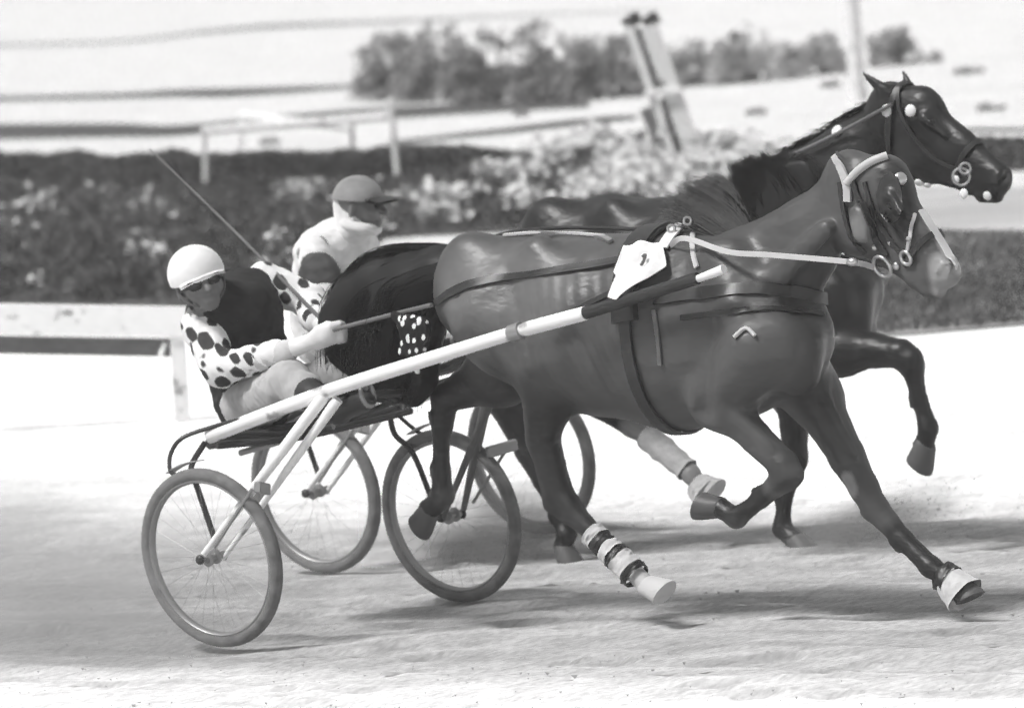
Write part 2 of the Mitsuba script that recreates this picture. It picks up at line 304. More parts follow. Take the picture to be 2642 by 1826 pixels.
solo('gravel_path', strip([(1700, 482), (2150, 482), (2642, 480), (3300, 476)], [(1700, 588), (2150, 590), (2642, 594), (3300, 596)], .004), 'gravel',
     'light gravel strip between the grass verge and the far planting', None, smooth=False, kind='structure')
solo('bed_ground', strip([(-700, 500), (220, 470), (1000, 440), (1500, 400), (1980, 380)], [(-700, 800), (220, 788), (680, 778), (930, 628), (1290, 598), (1980, 560)], .006), 'bed_soil',
     'dark planted soil of the infield flower bed behind the sulky drivers', None, smooth=False, kind='structure')
for nm, tp, bt, lb in (
        ('grass_edge', [(-700, 330), (220, 318), (450, 324), (700, 300), (950, 280), (1300, 262), (1520, 252)], [(-700, 372), (220, 354), (450, 350), (700, 329), (950, 309), (1300, 287), (1520, 276)], 'widest dark grass edge crossing the pale infield just above the hedge'),
        ('grass_edge', [(-700, 262), (220, 244), (450, 232), (600, 228), (930, 218)], [(-700, 275), (220, 256), (450, 250), (600, 249), (930, 226)], 'dark grass edge crossing the pale infield, the middle one of three'),
        ('grass_edge', [(-700, 126), (220, 110), (500, 83), (700, 64), (1000, 54), (1400, 36), (1700, 26)], [(-700, 133), (220, 115), (500, 90), (700, 73), (1000, 60), (1400, 39), (1700, 28)], 'thinnest and farthest dark grass edge at the top of the pale infield'),
        ('grass_edge', [(1000, 364), (1250, 336), (1500, 306), (1640, 296)], [(1000, 371), (1250, 349), (1500, 322), (1640, 306)], 'short dark grass edge below the big bushes, left of the leaning pole'),
        ('grass_edge', [(2400, 332), (2642, 330), (3300, 330)], [(2400, 338), (2642, 338), (3300, 340)], 'thin dark grass edge behind the muzzle of the far horse')):
    solo(nm, strip(tp, bt, .006), 'bed_soil', lb, None, smooth=False, kind='structure')

# ------------------------------------------------------------------ foliage
def leaves(P, size, up=.4, flat=1.0):    # one kite-shaped leaf (two triangles, folded) per point
    n = len(P); d = rng.normal(size=(n, 3)); d[:, 2] = np.abs(d[:, 2]) * up + up * .5; d /= np.linalg.norm(d, axis=1, keepdims=True)
    a = np.cross(d, rng.normal(size=(n, 3))); a /= np.linalg.norm(a, axis=1, keepdims=True); b = np.cross(d, a)
    s = size * rng.uniform(.55, 1.3, n)[:, None]
    v = np.stack([P - a * s, P + b * s * .45 * flat + d * s * .2, P + a * s, P - b * s * .45 * flat + d * s * .2], 1).reshape(-1, 3)
    o = np.arange(n)[:, None] * 4; return trimesh.Trimesh(v, np.vstack([o + [0, 1, 2], o + [0, 2, 3]]), process=False)
def mass(balls, n, seed):                # points spread through a heap of balls, thinned by noise so that gaps stay
    r = np.random.default_rng(seed); w = np.array([b[1] ** 2 for b in balls]); k = r.choice(len(balls), n * 2, p=w / w.sum())
    d = r.normal(size=(n * 2, 3)); d /= np.linalg.norm(d, axis=1, keepdims=True)
    P = np.array([balls[i][0] for i in k]) + d * (np.array([balls[i][1] for i in k]) * r.uniform(.2, 1.5, n * 2) ** .7)[:, None]
    keep = meshkit.fbm(P * 3.2, 3, seed) > .46; P = P[keep & (P[:, 2] > .01)]; return P[:n]
def bush(name, px, base_y, top_y, w, lab, m, group, seed, n=2300, cat='shrub', size=.06):
    r = np.random.default_rng(seed); g = ground(px, base_y); H = np.linalg.norm(far(px, top_y, g) - far(px, base_y, g)); W = np.linalg.norm(far(px + w / 2, base_y, g) - g)
    k = thing(name, lab, cat, group); balls, st = [], []
    for _ in range(22):
        t = r.uniform(-1, 1); hgt = H * r.uniform(.35, 1.15) * (1 - .35 * t * t); c = g + RH * t * W * .85 + VH * r.uniform(-.5, .5) * W * .6
        br = H * r.uniform(.1, .24); balls.append((c + V(0, 0, max(hgt - br, br * .6)), br)); balls.append((c + V(0, 0, hgt * .4), br * 1.1))
        st.append(sweep(spline([g + RH * t * W * .25, g + (c - g) * .7 + V(0, 0, hgt * .4), c + V(0, 0, hgt * .95)], 4), np.linspace(.018, .005, 9), 5))
    obj('foliage', leaves(mass(balls, n, seed), size), m, k, smooth=False); obj('stem', st, 'twig', k)
for a in ((1010, 258, 85, 190, 'bush_leaf'), (1130, 262, 70, 210, 'bush_leaf'), (1270, 266, 72, 220, 'bush_leaf'), (1410, 262, 66, 210, 'bush_leaf'), (1560, 256, 84, 200, 'bush_leaf')):
    i = [1010, 1130, 1270, 1410, 1560].index(a[0])
    bush('leafy_bush', *a[:4], ['leftmost grey leafy bush of the row on the pale infield', 'second grey leafy bush from the left in the infield row, tall and loose', 'middle grey leafy bush of the infield row, above the flower bed', 'fourth grey leafy bush from the left in the infield row', 'low dark leafy bush just left of the leaning white pole'][i], a[4], 'bushes in the row on the pale infield', 40 + i)
for i, a in enumerate(((1790, 222, 100, 230), (1950, 212, 84, 240), (2110, 194, 96, 220), (2320, 168, 84, 240))):
    bush('pale_bush', *a, ['pale low bush just right of the leaning white pole', 'pale low bush in the middle between the leaning pole and the tall white post', 'pale low bush against the left side of the tall white post', 'faint pale bush right of the tall white post, above the far horse’s ears'][i], 'pale_leaf', 'pale bushes right of the leaning pole', 60 + i)
for i, (px, py, w, lb) in enumerate(((700, 372, 70, 'small low plant on the pale strip between the low white rail posts'), (1345, 300, 34, 'tiny low tuft on the pale strip under the bush row'), (1560, 352, 46, 'low weed left of the grey board by the leaning pole'),
                                 (1950, 296, 60, 'small low weed on the pale ground right of the leaning pole'), (2140, 226, 60, 'small low weed at the foot of the tall white post'), (2500, 190, 90, 'spreading low weed on the pale ground above the far horse’s head'), (2560, 285, 90, 'low thin weed on the pale ground above the far horse’s nose'))):
    bush('weed', px, py, py - 15, w, lb, 'pale_leaf', 'weeds on the pale infield', 80 + i, 260, 'weed', .05)

def hedge(pts, heights, depth, lab, seed, n):
    r = np.random.default_rng(seed); k = thing('hedge', lab, 'hedge'); A = np.array([ground(x, y) for x, y in pts]); L = np.linalg.norm(np.diff(A, axis=0), axis=1); s = np.r_[0, np.cumsum(L)]
    u = r.uniform(0, s[-1], n); base = np.stack([np.interp(u, s, A[:, d]) for d in range(3)], 1); hh = np.interp(u, s, heights) * (.86 + .3 * meshkit.fbm(np.stack([u * 1.3, u * 0, u * 0], -1), 3, seed))
    z = hh * r.uniform(0, 1.0, n) ** .75; P = base + np.outer(r.uniform(-1, 1, n) * depth / 2 * (1 - .25 * z / hh), nrm(VH)) + np.outer(z, V(0, 0, 1))
    obj('foliage', leaves(P, .055), 'hedge_leaf', k, smooth=False)
    m = 60; u = np.linspace(0, s[-1], m); B = np.stack([np.interp(u, s, A[:, d]) for d in range(3)], 1); h2 = np.interp(u, s, heights) * .72
    v = np.concatenate([B - VH * depth * .36, B - VH * depth * .3 + np.outer(h2, V(0, 0, 1)), B + VH * depth * .3 + np.outer(h2, V(0, 0, 1)), B + VH * depth * .36]); i = np.arange(m - 1); F = []
    for a in range(3): F += [np.stack([a * m + i, a * m + i + 1, (a + 1) * m + i + 1], 1), np.stack([a * m + i, (a + 1) * m + i + 1, (a + 1) * m + i], 1)]
    obj('core', trimesh.Trimesh(v, np.vstack(F), process=False), 'bed_soil', k, smooth=False)
hedge([(-500, 520), (220, 508), (700, 500), (1050, 492), (1450, 472)], [.44, .44, .42, .42, .3], .9, 'long low dark clipped hedge along the back of the flower bed', 5, 34000)
hedge([(2380, 440), (2642, 436), (3200, 430)], [.26, .28, .28], .8, 'low dark hedge at the right edge beyond the far horse’s muzzle', 6, 7000)

# flower bed: leafy ground cover and white flower heads, too many to count
def bed_points(n, poly, seed):
    r = np.random.default_rng(seed); out = []
    while len(out) < n:
        x, y = r.uniform(-400, 1980), r.uniform(395, 790)
        lo = np.interp(x, [-700, 220, 680, 930, 1290, 1980], [800, 788, 778, 628, 598, 560]); hi = np.interp(x, [-700, 220, 1000, 1300, 1480, 1680, 1980], [545, 540, 505, 480, 410, 325, 330])
        if hi < y < lo - 8 and meshkit.fbm(V(x / 90, y / 40, 0)[None], 3, seed)[0] > poly(x, y): out.append((x, y))
    return out
bed = thing('flower_bed', 'wide bed of low dark leaves dotted with white flower clusters behind the drivers', 'flower bed', kind='stuff')
r2 = np.random.default_rng(12); P = []
for x, y in bed_points(2600, lambda x, y: .42, 21):
    g = ground(x, y); k = 9; P.append(g + r2.normal(size=(k, 3)) * [.16, .16, .0] + np.outer(r2.uniform(.02, .24, k), V(0, 0, 1)))
obj('leaf_cover', leaves(np.vstack(P), .06), 'bed_leaf', bed, smooth=False, kind='stuff')
P = []
for x, y in bed_points(1100, lambda x, y: .52 - .05 * min(max((x - 1150) / 400, 0), 1) if x > 1150 else (.57 if 505 < y < 640 else .67), 33):
    g = ground(x, y); t = min(max((x - 1050) / 350, 0), 1); c = g + V(0, 0, r2.uniform(.08, .2) + .12 * t); k = int(r2.integers(5, 12)); s = r2.uniform(.04, .085) * (1 + .3 * t)
    P.append(c + r2.normal(size=(k, 3)) * s * [1, 1, .5])
obj('flower_heads', leaves(np.vstack(P), .045, up=2.5, flat=2.0), 'petal', bed, smooth=False, kind='stuff')
def blades(region, n, hgt, seed):
    r = np.random.default_rng(seed); (t, b) = region; T, B = np.array(t), np.array(b); x = r.uniform(1750, 2900, n); yt, yb = np.interp(x, T[:, 0], T[:, 1]), np.interp(x, B[:, 0], B[:, 1]); y = yt + (yb - yt) * r.uniform(0.02, .99, n)
    P = np.array([ground(a, c) for a, c in zip(x, y)]); d = r.normal(size=(n, 3)) * [.5, .5, 0] + V(0, 0, 1); h = hgt * r.uniform(.5, 1.2, n)[:, None]
    w = np.cross(d, r.normal(size=(n, 3))); w /= np.linalg.norm(w, axis=1, keepdims=True); v = np.stack([P - w * .012, P + w * .012, P + d * h], 1).reshape(-1, 3)
    return trimesh.Trimesh(v, np.arange(3 * n).reshape(-1, 3), process=False)
solo('grass', blades(VERGE, 16000, .05, 4), 'grass_blade', 'short rough grass growing on the verge right of the horses', 'grass', smooth=False, kind='stuff')

# ------------------------------------------------------------------ rails, posts, pole
def post(a_px, b_px, w, base, m='white_paint'):
    return bar(far(*a_px, base), far(*b_px, base), (w, w), RH)
g0 = ground(530, 505); rl = thing('low_rail', 'low white rail on thin posts standing in front of the pale infield, behind the drivers', 'rail')
for (x0, y0, x1, y1, by, w) in ((530, 512, 528, 338, 512, .055), (622, 430, 624, 300, 430, .06), (915, 470, 908, 330, 470, .05)):
    b = ground(x0, by); obj('post', bar(b, far(x1, y1, b), (w, w), RH), 'white_paint', rl)
for (p, q_, ya, yb) in (((528, 338), (1004, 300), 512, 505), ((624, 300), (908, 330), 430, 470)):
    obj('top_rail', sweep([far(*p, ground(530, ya)), far(*q_, ground(1015, yb))], .042, 8), 'white_paint', rl)
tall = thing('marker_post', 'thin white marker post standing alone in the bed with a tilted foot', 'post')
b = ground(1015, 505); obj('shaft', sweep([b + RH * .06, far(1002, 262, b) + RH * .02], .033, 10), 'white_paint', tall); obj('cap', blob(far(1002, 262, b) + RH * .02, .045, (1, 1, .6)), 'white_paint', tall)
b = ground(2215, 262); solo('tall_white_post', [lathe([(0, -.1), (.12, -.1), (.12, .15), (.105, .18), (.1, 3.3), (.12, 3.32), (.12, 3.4), (0, 3.42)], 24).apply_translation(b)], 'white_paint', 'tall round white post rising past the top edge, above the far horse’s ears', 'post')
b = ground(1815, 486); lp = thing('leaning_pole', 'leaning white double-plank pole with a dark slot and dark cap, above the near horse’s back', 'pole')
def lean(dx, dy=0): return far(1800 + dx, 486 + dy, b), far(1652 + dx, 66 + dy, b)
A0, A1 = lean(-34); B0, B1 = lean(22)
obj('plank', bar(A0, A1, (.065, .09), RH), 'white_paint', lp); obj('plank', bar(B0, B1 + (B1 - B0) * .0, (.17, .09), RH), 'white_paint', lp)
for t0, t1 in ((.02, .55), (.62, .985)):
    C0, C1 = lean(-12); obj('slot_board', bar(C0 + (C1 - C0) * t0, C0 + (C1 - C0) * t1, (.058, .05), RH), 'black_steel', lp, label='dark strip set between the white planks')
C0, C1 = lean(-8); m_ = C0 + (C1 - C0) * .585; obj('cross_piece', bar(m_ - RH * .16 - VH * .06, m_ + RH * .2 - VH * .06, (.05, .07), V(0, 0, 1)), 'white_paint', lp)
tp = far(1655, 55, b)
obj('cap_wing', bar(tp - RH * .17 + V(0, 0, -.03), tp - RH * .01 + V(0, 0, .05), (.07, .1)), 'black_steel', lp); obj('cap_wing', bar(tp + RH * .02 + V(0, 0, -.04), tp + RH * .16 + V(0, 0, .04), (.07, .1)), 'black_steel', lp)
b = ground(1690, 372); bd = thing('notice_board', 'small blank grey board leaning beside the white pole', 'board')
A0, A1 = far(1708, 356, b), far(1672, 276, b)
obj('panel', bar(A0, A1, (.22, .04), RH), 'weathered_or_shaded_grey', bd); obj('leg', bar(b, A0 + (A1 - A0) * .5 + VH * .05, (.035, .035)), 'weathered_or_shaded_grey', bd)
# board rail at the left edge
b = ground(470, 1085); br = thing('board_rail', 'broad white board rail ending at a thick post at the left edge', 'rail')
e0, e1 = far(486, 830, b), far(-200, 826, b) + VH * .3
obj('board', bar(e0, e1, (.05, .175), VH), 'white_paint', br); l0, l1 = far(440, 899, b) + VH * .09, far(-200, 897, b) + VH * .45
obj('lower_board', bar(l0, l1, (.03, .105), VH), 'weathered_or_shaded_grey', br, label='dark weathered lower plank of the rail')
obj('post', bar(b + VH * .03, far(452, 792, b) + VH * .045, (.085, .035), RH), 'white_paint', br); obj('brace', bar(far(425, 885, b) + VH * .05, far(412, 920, b) + VH * .05, (.03, .02)), 'white_paint', br)
b2 = ground(-350, 1095); obj('post', bar(b2 + VH * .3, far(-350, 800, b2) + VH * .3, (.085, .05), RH), 'white_paint', br)

# ------------------------------------------------------------------ horses
YA, YB = .7245, 3.225
SH = V(-1.678, 2.5005, 0)                # from the near sulky to the far one
def hoof(c, d, fwd, r=.052, L=.085):     # c: coronet centre, d: towards the sole, fwd: towards the toe
    d = nrm(d); f = nrm(np.asarray(fwd) - d * (np.asarray(fwd) @ d)); s = np.cross(d, f); rings = []
    g = np.linspace(0, 2 * np.pi, 20, endpoint=False)
    for t, k, sh in ((-.12, .8, 0), (0, .92, 0), (.35, 1.02, .012), (.8, 1.16, .026), (1, 1.2, .03), (1.0, .9, .03)):
        rings.append(c + d * L * t + f * sh + np.outer(np.cos(g) * r * k * np.where(np.cos(g) < -.3, .8, 1.08), f) + np.outer(np.sin(g) * r * k * .95, s))
    n = 20; v = np.vstack(rings + [[c + d * L * .9 + f * .03], [c - d * L * .12]]); F = []; i = np.arange(n); j = (i + 1) % n
    for a in range(5): F += [np.stack([a * n + i, a * n + j, (a + 1) * n + j], 1), np.stack([a * n + i, (a + 1) * n + j, (a + 1) * n + i], 1)]
    F += [np.stack([5 * n + i, 5 * n + j, i * 0 + 6 * n], 1), np.stack([j, i, i * 0 + 6 * n + 1], 1)]
    m = trimesh.Trimesh(v, np.vstack(F), process=False); m.fix_normals(); return m
def leg_parts(L, n=4, s=1.):             # knee or hock, cannon bone, flexor tendon, sesamoid: n = the cannon's first joint in the chain
    (a, ra), (b, rb) = L[n], L[n + 1]; d = nrm(b - a); f = nrm(np.cross(d, V(0, 1, 0))); y = V(0, 1, 0)
    out = [(a + f * .016 - d * .035, a + f * .014 + d * .012, .04, .036, 1.05, .02), (a - f * .05 - d * .03, a - f * .042 - d * .005, .017, .02, .8, .02)]
    out += [(a - f * .026 + d * .02, b - f * .022, .017, .0165, .85, .008), (b - f * .022 - d * .01, b - f * .02 + d * .012, .03, .026, 1.1, .02), ] + ([(b - f * .05 + d * .008, b - f * .056 + d * .02, .012, .006, 1., .01)] if s == 1. else [])
    for k in (-1, 1): out += [(a + y * .03 * k - d * .03, a + y * .028 * k + d * .02, .024, .02, .8, .015)]
    return out
def build_horse(name, label, cat, torso, neck, head, legs, shade, marks, ears, h=.0115):
    """torso/neck/head: (point, radius, lateral scale) chains; legs: chains of (point, radius); one continuous skin."""
    S = Sdf()
    for ch, k in ((torso, .09), (neck, .09)):
        for (a, ra, sa), (b, rb, sb) in zip(ch[:-1], ch[1:]): S.add(a, b, ra, rb, (sa + sb) / 2, k)
    for (a, b, ra, rb, sy, k, *o) in head: S.add(a, b, ra, rb, sy, k, *(o or ['u']))
    for L in legs:
        for n_, ((a, ra), (b, rb)) in enumerate(zip(L[:-1], L[1:])): S.add(a, b, ra, rb, 1. if n_ else .75, .07 if n_ == 0 else .03 if n_ == 1 else .016)
    for (a, b, r0, r1) in ears:
        S.add(a, b, r0, r1, .7, .015)
    m = S.grid(h).mesh(relax=2)
    k = thing(name, label, cat); v = m.vertices
    n1 = meshkit.fbm(v * 5, 4, 2)[:, None]; n2 = meshkit.fbm(v * [30, 30, 60], 3, 5)[:, None]
    c = np.full((len(v), 1), shade) * (.78 + .3 * n1 + .16 * n2)
    for p, q_, r, val in marks:          # capsules of another grey: coat markings, also shade and sunlight painted in
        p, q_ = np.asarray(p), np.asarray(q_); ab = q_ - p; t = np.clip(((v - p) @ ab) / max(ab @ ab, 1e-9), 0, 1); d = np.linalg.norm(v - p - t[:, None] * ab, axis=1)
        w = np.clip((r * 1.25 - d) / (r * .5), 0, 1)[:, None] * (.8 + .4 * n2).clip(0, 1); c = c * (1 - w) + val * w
    disp = .016 * (meshkit.fbm(v * [4.5, 4.5, 5.5], 3, 11) - .5) + .005 * (meshkit.fbm(v * [16, 16, 20], 3, 12) - .5)
    t0, t1 = torso[1][0], torso[3][0]; u = np.clip((v[:, 0] - t0[0]) / (t1[0] - t0[0]), 0, 1); barrel = np.clip(np.minimum(u, 1 - u) * 5, 0, 1) * np.clip(1 - np.abs(v[:, 2] - t0[2] + .13) / .3, 0, 1)
    disp = disp + barrel * .0035 * np.sin((v[:, 0] + .35 * (v[:, 2] - t0[2])) * 2 * np.pi / .062)
    m.vertices = v + m.vertex_normals * disp[:, None]
    obj('body', m, 'coat', k, smooth=True, color=np.repeat(np.clip(c, .004, .9), 3, 1))
    return k, S

P = lambda x, y, d=0.: at(x, y, YA + d)
Q = lambda x, y, d=0.: at(x, y, YB + d)
PXM = 660.
# near horse
torso = [(P(1262, 762), .215, 1.0), (P(1390, 770), .245, .98), (P(1560, 838), .335, .85), (P(1745, 850), .365, .74), (P(1890, 850), .33, .68), (P(2020, 868), .21, .95)]
neck = [(P(1905, 770), .235, .62), (P(1990, 705), .185, .6), (P(2075, 625), .135, .6), (P(2170, 500), .1, .62)]
hd = []
def head_prims(F, poll, fore, nasal, muz, jaw, chin, s=1.):
    R = lambda r: r * s
    return [(poll, fore, R(.092), R(.1), .72, .05), (fore, nasal, R(.095), R(.072), .68, .05), (nasal, muz, R(.07), R(.066), .75, .04), (fore, jaw, R(.08), R(.09), .62, .05),
            (jaw, chin, R(.085), R(.045), .6, .05), (chin, muz, R(.045), R(.05), .8, .04), (poll, jaw, R(.085), R(.085), .62, .06)]
poll, fore, nasal, muz, jaw, chin = P(2195, 458), P(2286, 478), P(2368, 605), P(2436, 700), P(2215, 585), P(2376, 716)
hd = head_prims(None, poll, fore, nasal, muz, jaw, chin)
for s in (-1, 1):
    hd += [(P(2430, 705, .05 * s), P(2446, 688, .052 * s), .024, .024, 1., .02), (P(2416, 736, .07 * s), P(2434, 694, .07 * s), .022, .026, .9, .01, 's'),
           (P(2300, 505, .068 * s), P(2345, 560, .06 * s), .022, .014, 1., .02), (P(2302, 527, .085 * s), P(2306, 530, .085 * s), .017, .017, 1., .012, 's')]
hd += [(P(2330, 706, -.09), P(2398, 738, -.07), .008, .008, 1., .008, 's'), (P(2392, 750), P(2424, 756), .026, .024, 1.3, .02)]
# shoulder, haunch and chest muscles
mus = [(P(1880, 690, -.14), P(1990, 900, -.19), .1, .12, .55, .07), (P(1830, 1000, -.17), P(1990, 890, -.2), .085, .1, .6, .06), (P(1900, 700, .16), P(2010, 900, .2), .1, .12, .55, .07),
       (P(1220, 700, -.13), P(1300, 860, -.17), .15, .15, .7, .08), (P(1230, 700, .13), P(1310, 860, .17), .15, .15, .7, .08), (P(1390, 660, -.16), P(1440, 760, -.17), .08, .1, .7, .08),
       (P(2060, 880, -.09), P(2060, 960, -.1), .1, .09, .9, .05), (P(2060, 880, .1), P(2070, 980, .1), .11, .1, .9, .05)]
L1 = [(P(1285, 820, -.14), .19), (P(1425, 965, -.17), .125), (P(1400, 1130, -.16), .066), (P(1438, 1262, -.15), .06), (P(1472, 1312, -.15), .05), (P(1545, 1392, -.15), .033), (P(1618, 1460, -.15), .042), (P(1655, 1498, -.15), .036), (P(1668, 1512, -.15), .042)]
L1b = [(P(1405, 1225, -.15), .03), (P(1425, 1300, -.15), .036), (P(1480, 1330, -.15), .04)]
L2 = [(P(1320, 800, .15), .18), (P(1290, 960, .17), .125), (P(1150, 1025, .16), .055), (P(1138, 1090, .16), .038), (P(1140, 1215, .16), .033), (P(1142, 1278, .16), .046), (P(1122, 1302, .16), .038), (P(1108, 1312, .16), .042)]
L4 = [(P(1960, 900, -.19), .15), (P(1850, 1035, -.18), .095), (P(1945, 1122, -.17), .058), (P(2022, 1200, -.16), .056), (P(2028, 1228, -.16), .05), (P(1965, 1288, -.15), .03), (P(1900, 1335, -.15), .042), (P(1868, 1316, -.15), .035), (P(1856, 1306, -.15), .04)]
L5 = [(P(2030, 900, .17), .15), (P(2095, 1015, .16), .1), (P(2185, 1175, .15), .068), (P(2232, 1262, .14), .056), (P(2258, 1310, .14), .05), (P(2330, 1390, .14), .035), (P(2402, 1462, .14), .042), (P(2446, 1494, .14), .036), (P(2465, 1503, .14), .04)]
for L in (L1, L2, L4, L5): hd += [(a, b, ra, rb, 1., .016 + .05 * (i < 2)) for i, ((a, ra), (b, rb)) in enumerate(zip(L[:-1], L[1:]))]
hd += [(a, b, ra, rb, 1., .02) for (a, ra), (b, rb) in zip(L1b[:-1], L1b[1:])]
hd += leg_parts(L1, s=0) + leg_parts(L2, 3) + leg_parts(L4) + leg_parts(L5)
# muscle bellies and the hollows between them
hd += [(P(1872, 1052, -.235), P(1985, 1150, -.2), .035, .02, .8, .03), (P(1850, 1062, -.22), P(1950, 1165, -.2), .028, .016, .8, .02), (P(2080, 1020, .1), P(2170, 1180, .1), .05, .028, .8, .03), (P(2110, 1000, .09), P(2205, 1170, .1), .03, .02, .8, .02),
       (P(1395, 960, -.23), P(1405, 1110, -.2), .06, .035, .7, .04), (P(1370, 1000, -.2), P(1385, 1160, -.18), .04, .022, .8, .03),
       (P(1800, 900, -.33), P(1815, 1060, -.27), .03, .035, .8, .05, 's'), (P(1480, 900, -.3), P(1520, 1030, -.27), .05, .04, .7, .07, 's'), (P(1905, 700, -.2), P(2010, 800, -.25), .022, .02, .8, .05, 's'), (P(1950, 690, -.165), P(2120, 560, -.115), .018, .012, .7, .04, 's'),
       (P(1190, 760, -.26), P(1270, 940, -.31), .022, .02, .7, .05, 's'), (P(2000, 720, -.13), P(2130, 590, -.095), .05, .035, .7, .04), (P(1840, 690, -.17), P(1890, 800, -.24), .07, .06, .6, .05), (P(2215, 560, -.088), P(2225, 600, -.09), .045, .045, .6, .03), (P(2250, 600, -.09), P(2345, 655, -.07), .012, .01, .7, .02, 's'), (P(2275, 560, -.085), P(2350, 615, -.072), .014, .01, .6, .015)]
ears = [(P(2190, 440, -.05), P(2158, 392, -.075), .03, .008), (P(2205, 432, .05), P(2185, 385, .075), .03, .008)]
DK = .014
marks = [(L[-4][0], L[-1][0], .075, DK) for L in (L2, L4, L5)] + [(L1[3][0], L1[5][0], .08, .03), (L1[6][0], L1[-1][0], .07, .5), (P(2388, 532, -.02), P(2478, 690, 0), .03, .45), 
         (P(2188, 1236, .09), P(2200, 1262, .09), .03, .3), (L2[1][0], L2[3][0], .16, .012), (L4[3][0], L4[4][0], .06, .02), (L1[1][0], L1[3][0], .13, .016), (P(2225, 590, -.1), P(2240, 630, -.1), .06, .17), (P(2300, 450, -.05), P(2335, 590, -.05), .055, .022), (P(2430, 690, -.04), P(2436, 738, -.03), .058, .26), (P(2420, 722, -.08), P(2430, 706, -.08), .02, .01), (P(1230, 740, -.2), P(1400, 760, -.25), 0.16, .125), (P(1310, 930, -.2), P(1400, 1000, -.2), .1, .022), (P(2120, 800, .0), P(2110, 980, .0), .17, .03), (P(2140, 640, 0), P(2090, 760, 0), .09, .035)]  # shade painted on chest, throat and thigh, sunlight on the rump
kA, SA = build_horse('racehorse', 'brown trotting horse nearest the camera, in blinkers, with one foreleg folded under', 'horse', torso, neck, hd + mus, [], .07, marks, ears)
obj('hoof', hoof(L1[-1][0], P(1705, 1548, -.15) - L1[-1][0], (1, 0, .3)), 'pale_hoof', kA, label='pale forward hind hoof')
obj('hoof', hoof(L2[-1][0], P(1068, 1342, .16) - L2[-1][0], (0, 0, -1)), 'hoof_horn', kA); obj('hoof', hoof(L4[-1][0], P(1815, 1282, -.15) - L4[-1][0], (-.3, 0, -1)), 'hoof_horn', kA)
obj('hoof', hoof(L5[-1][0], V(.45, 0, -1), (1, 0, .2), L=.08), 'hoof_horn', kA)
for s in (-1, 1): obj('eye', blob(P(2303, 529, .078 * s), .02), 'eye_dark', kA)

# far horse: the same frame of body one place across and back, head high, opposite leg phase
torsoB = [(a + SH, r, s) for a, r, s in torso]; torsoB[0] = (torsoB[0][0] + V(-.06, 0, -.04), .21, 1.0)
neckB = [(Q(2000, 600), .25, .62), (Q(2085, 520), .2, .6), (Q(2190, 425), .15, .6), (Q(2275, 325), .105, .62)]
pollB, foreB, nasalB, muzB, jawB, chinB = Q(2300, 275), Q(2375, 292), Q(2475, 378), Q(2572, 462), Q(2372, 405), Q(2508, 470)
hB = head_prims(None, pollB, foreB, nasalB, muzB, jawB, chinB, 1.02)
for s in (-1, 1):
    hB += [(Q(2575, 470, .05 * s), Q(2590, 450, .052 * s), .025, .025, 1., .02), (Q(2562, 462, .07 * s), Q(2576, 440, .07 * s), .016, .02, .8, .012, 's'),
           (Q(2385, 305, .068 * s), Q(2440, 350, .062 * s), .024, .014, 1., .02)]
hB += [(Q(2535, 505), Q(2572, 508), .03, .027, 1.25, .02), (Q(2500, 478, -.07), Q(2545, 492, -.07), .008, .008, 1., .008, 's')]
M1 = [(L1[0][0] + SH, .19), (Q(1290, 960, -.17), .125), (Q(1365, 1160, -.16), .06), (Q(1410, 1240, -.15), .054), (Q(1440, 1330, -.15), .033), (Q(1462, 1378, -.15), .042), (Q(1455, 1404, -.15), .036), (Q(1452, 1408, -.15), .042)]
M2 = [(L2[0][0] + SH, .18), (Q(1490, 950, .17), .12), (Q(1545, 1040, .16), .062), (Q(1640, 1098, .16), .055), (Q(1725, 1165, .16), .03), (Q(1782, 1222, .16), .043), (Q(1800, 1246, .16), .036), (Q(1804, 1252, .16), .042)]
M3 = [(Q(2020, 780, -.17), .15), (Q(2170, 905, -.16), .1), (Q(2260, 905, -.15), .07), (Q(2325, 915, -.15), .06), (Q(2352, 945, -.15), .052), (Q(2375, 1030, -.15), .032), (Q(2396, 1105, -.15), .042), (Q(2386, 1140, -.15), .037), (Q(2382, 1150, -.15), .042)]
M4 = [(Q(2020, 800, .17), .15), (Q(2040, 960, .16), .09), (Q(2050, 1100, .15), .06), (Q(2050, 1190, .14), .052), (Q(2024, 1290, .14), .032), (Q(2018, 1362, .14), .04), (Q(2042, 1384, .14), .036), (Q(2050, 1388, .14), .042)]
for L in (M1, M2, M3, M4): hB += [(a, b, ra, rb, 1., .016 + .05 * (i < 2)) for i, ((a, ra), (b, rb)) in enumerate(zip(L[:-1], L[1:]))]
hB += [(a + SH, b + SH, ra, rb, s, k) for a, b, ra, rb, s, k in mus]
hB += leg_parts(M1, 3) + leg_parts(M2, 3) + leg_parts(M3) + leg_parts(M4, 3)
earsB = [(Q(2285, 238, -.05), Q(2228, 190, -.075), .04, .008), (Q(2345, 232, .05), Q(2330, 180, .07), .036, .008)]
kB, SB = build_horse('racehorse', 'black trotting horse on the far side with raised head, pricked ears and a lifted foreleg', 'horse', torsoB, neckB, hB, [], .012,
                     [(M2[3][0], M2[5][0], .065, .3)], earsB)
obj('hoof', hoof(M1[-1][0], V(0, 0, -1), (1, 0, 0), L=.07), 'hoof_horn', kB); obj('hoof', hoof(M2[-1][0], Q(1840, 1285, .16) - M2[-1][0], (1, 0, -.6)), 'pale_hoof', kB, label='pale swinging hind hoof')
obj('hoof', hoof(M3[-1][0] + V(.01, 0, .01), V(-.62, 0, -.62), V(.75, 0, -1.), r=.056, L=.09), 'hoof_horn', kB); obj('hoof', hoof(M4[-1][0], V(.35, 0, -1), (1, 0, 0), L=.075), 'hoof_horn', kB)
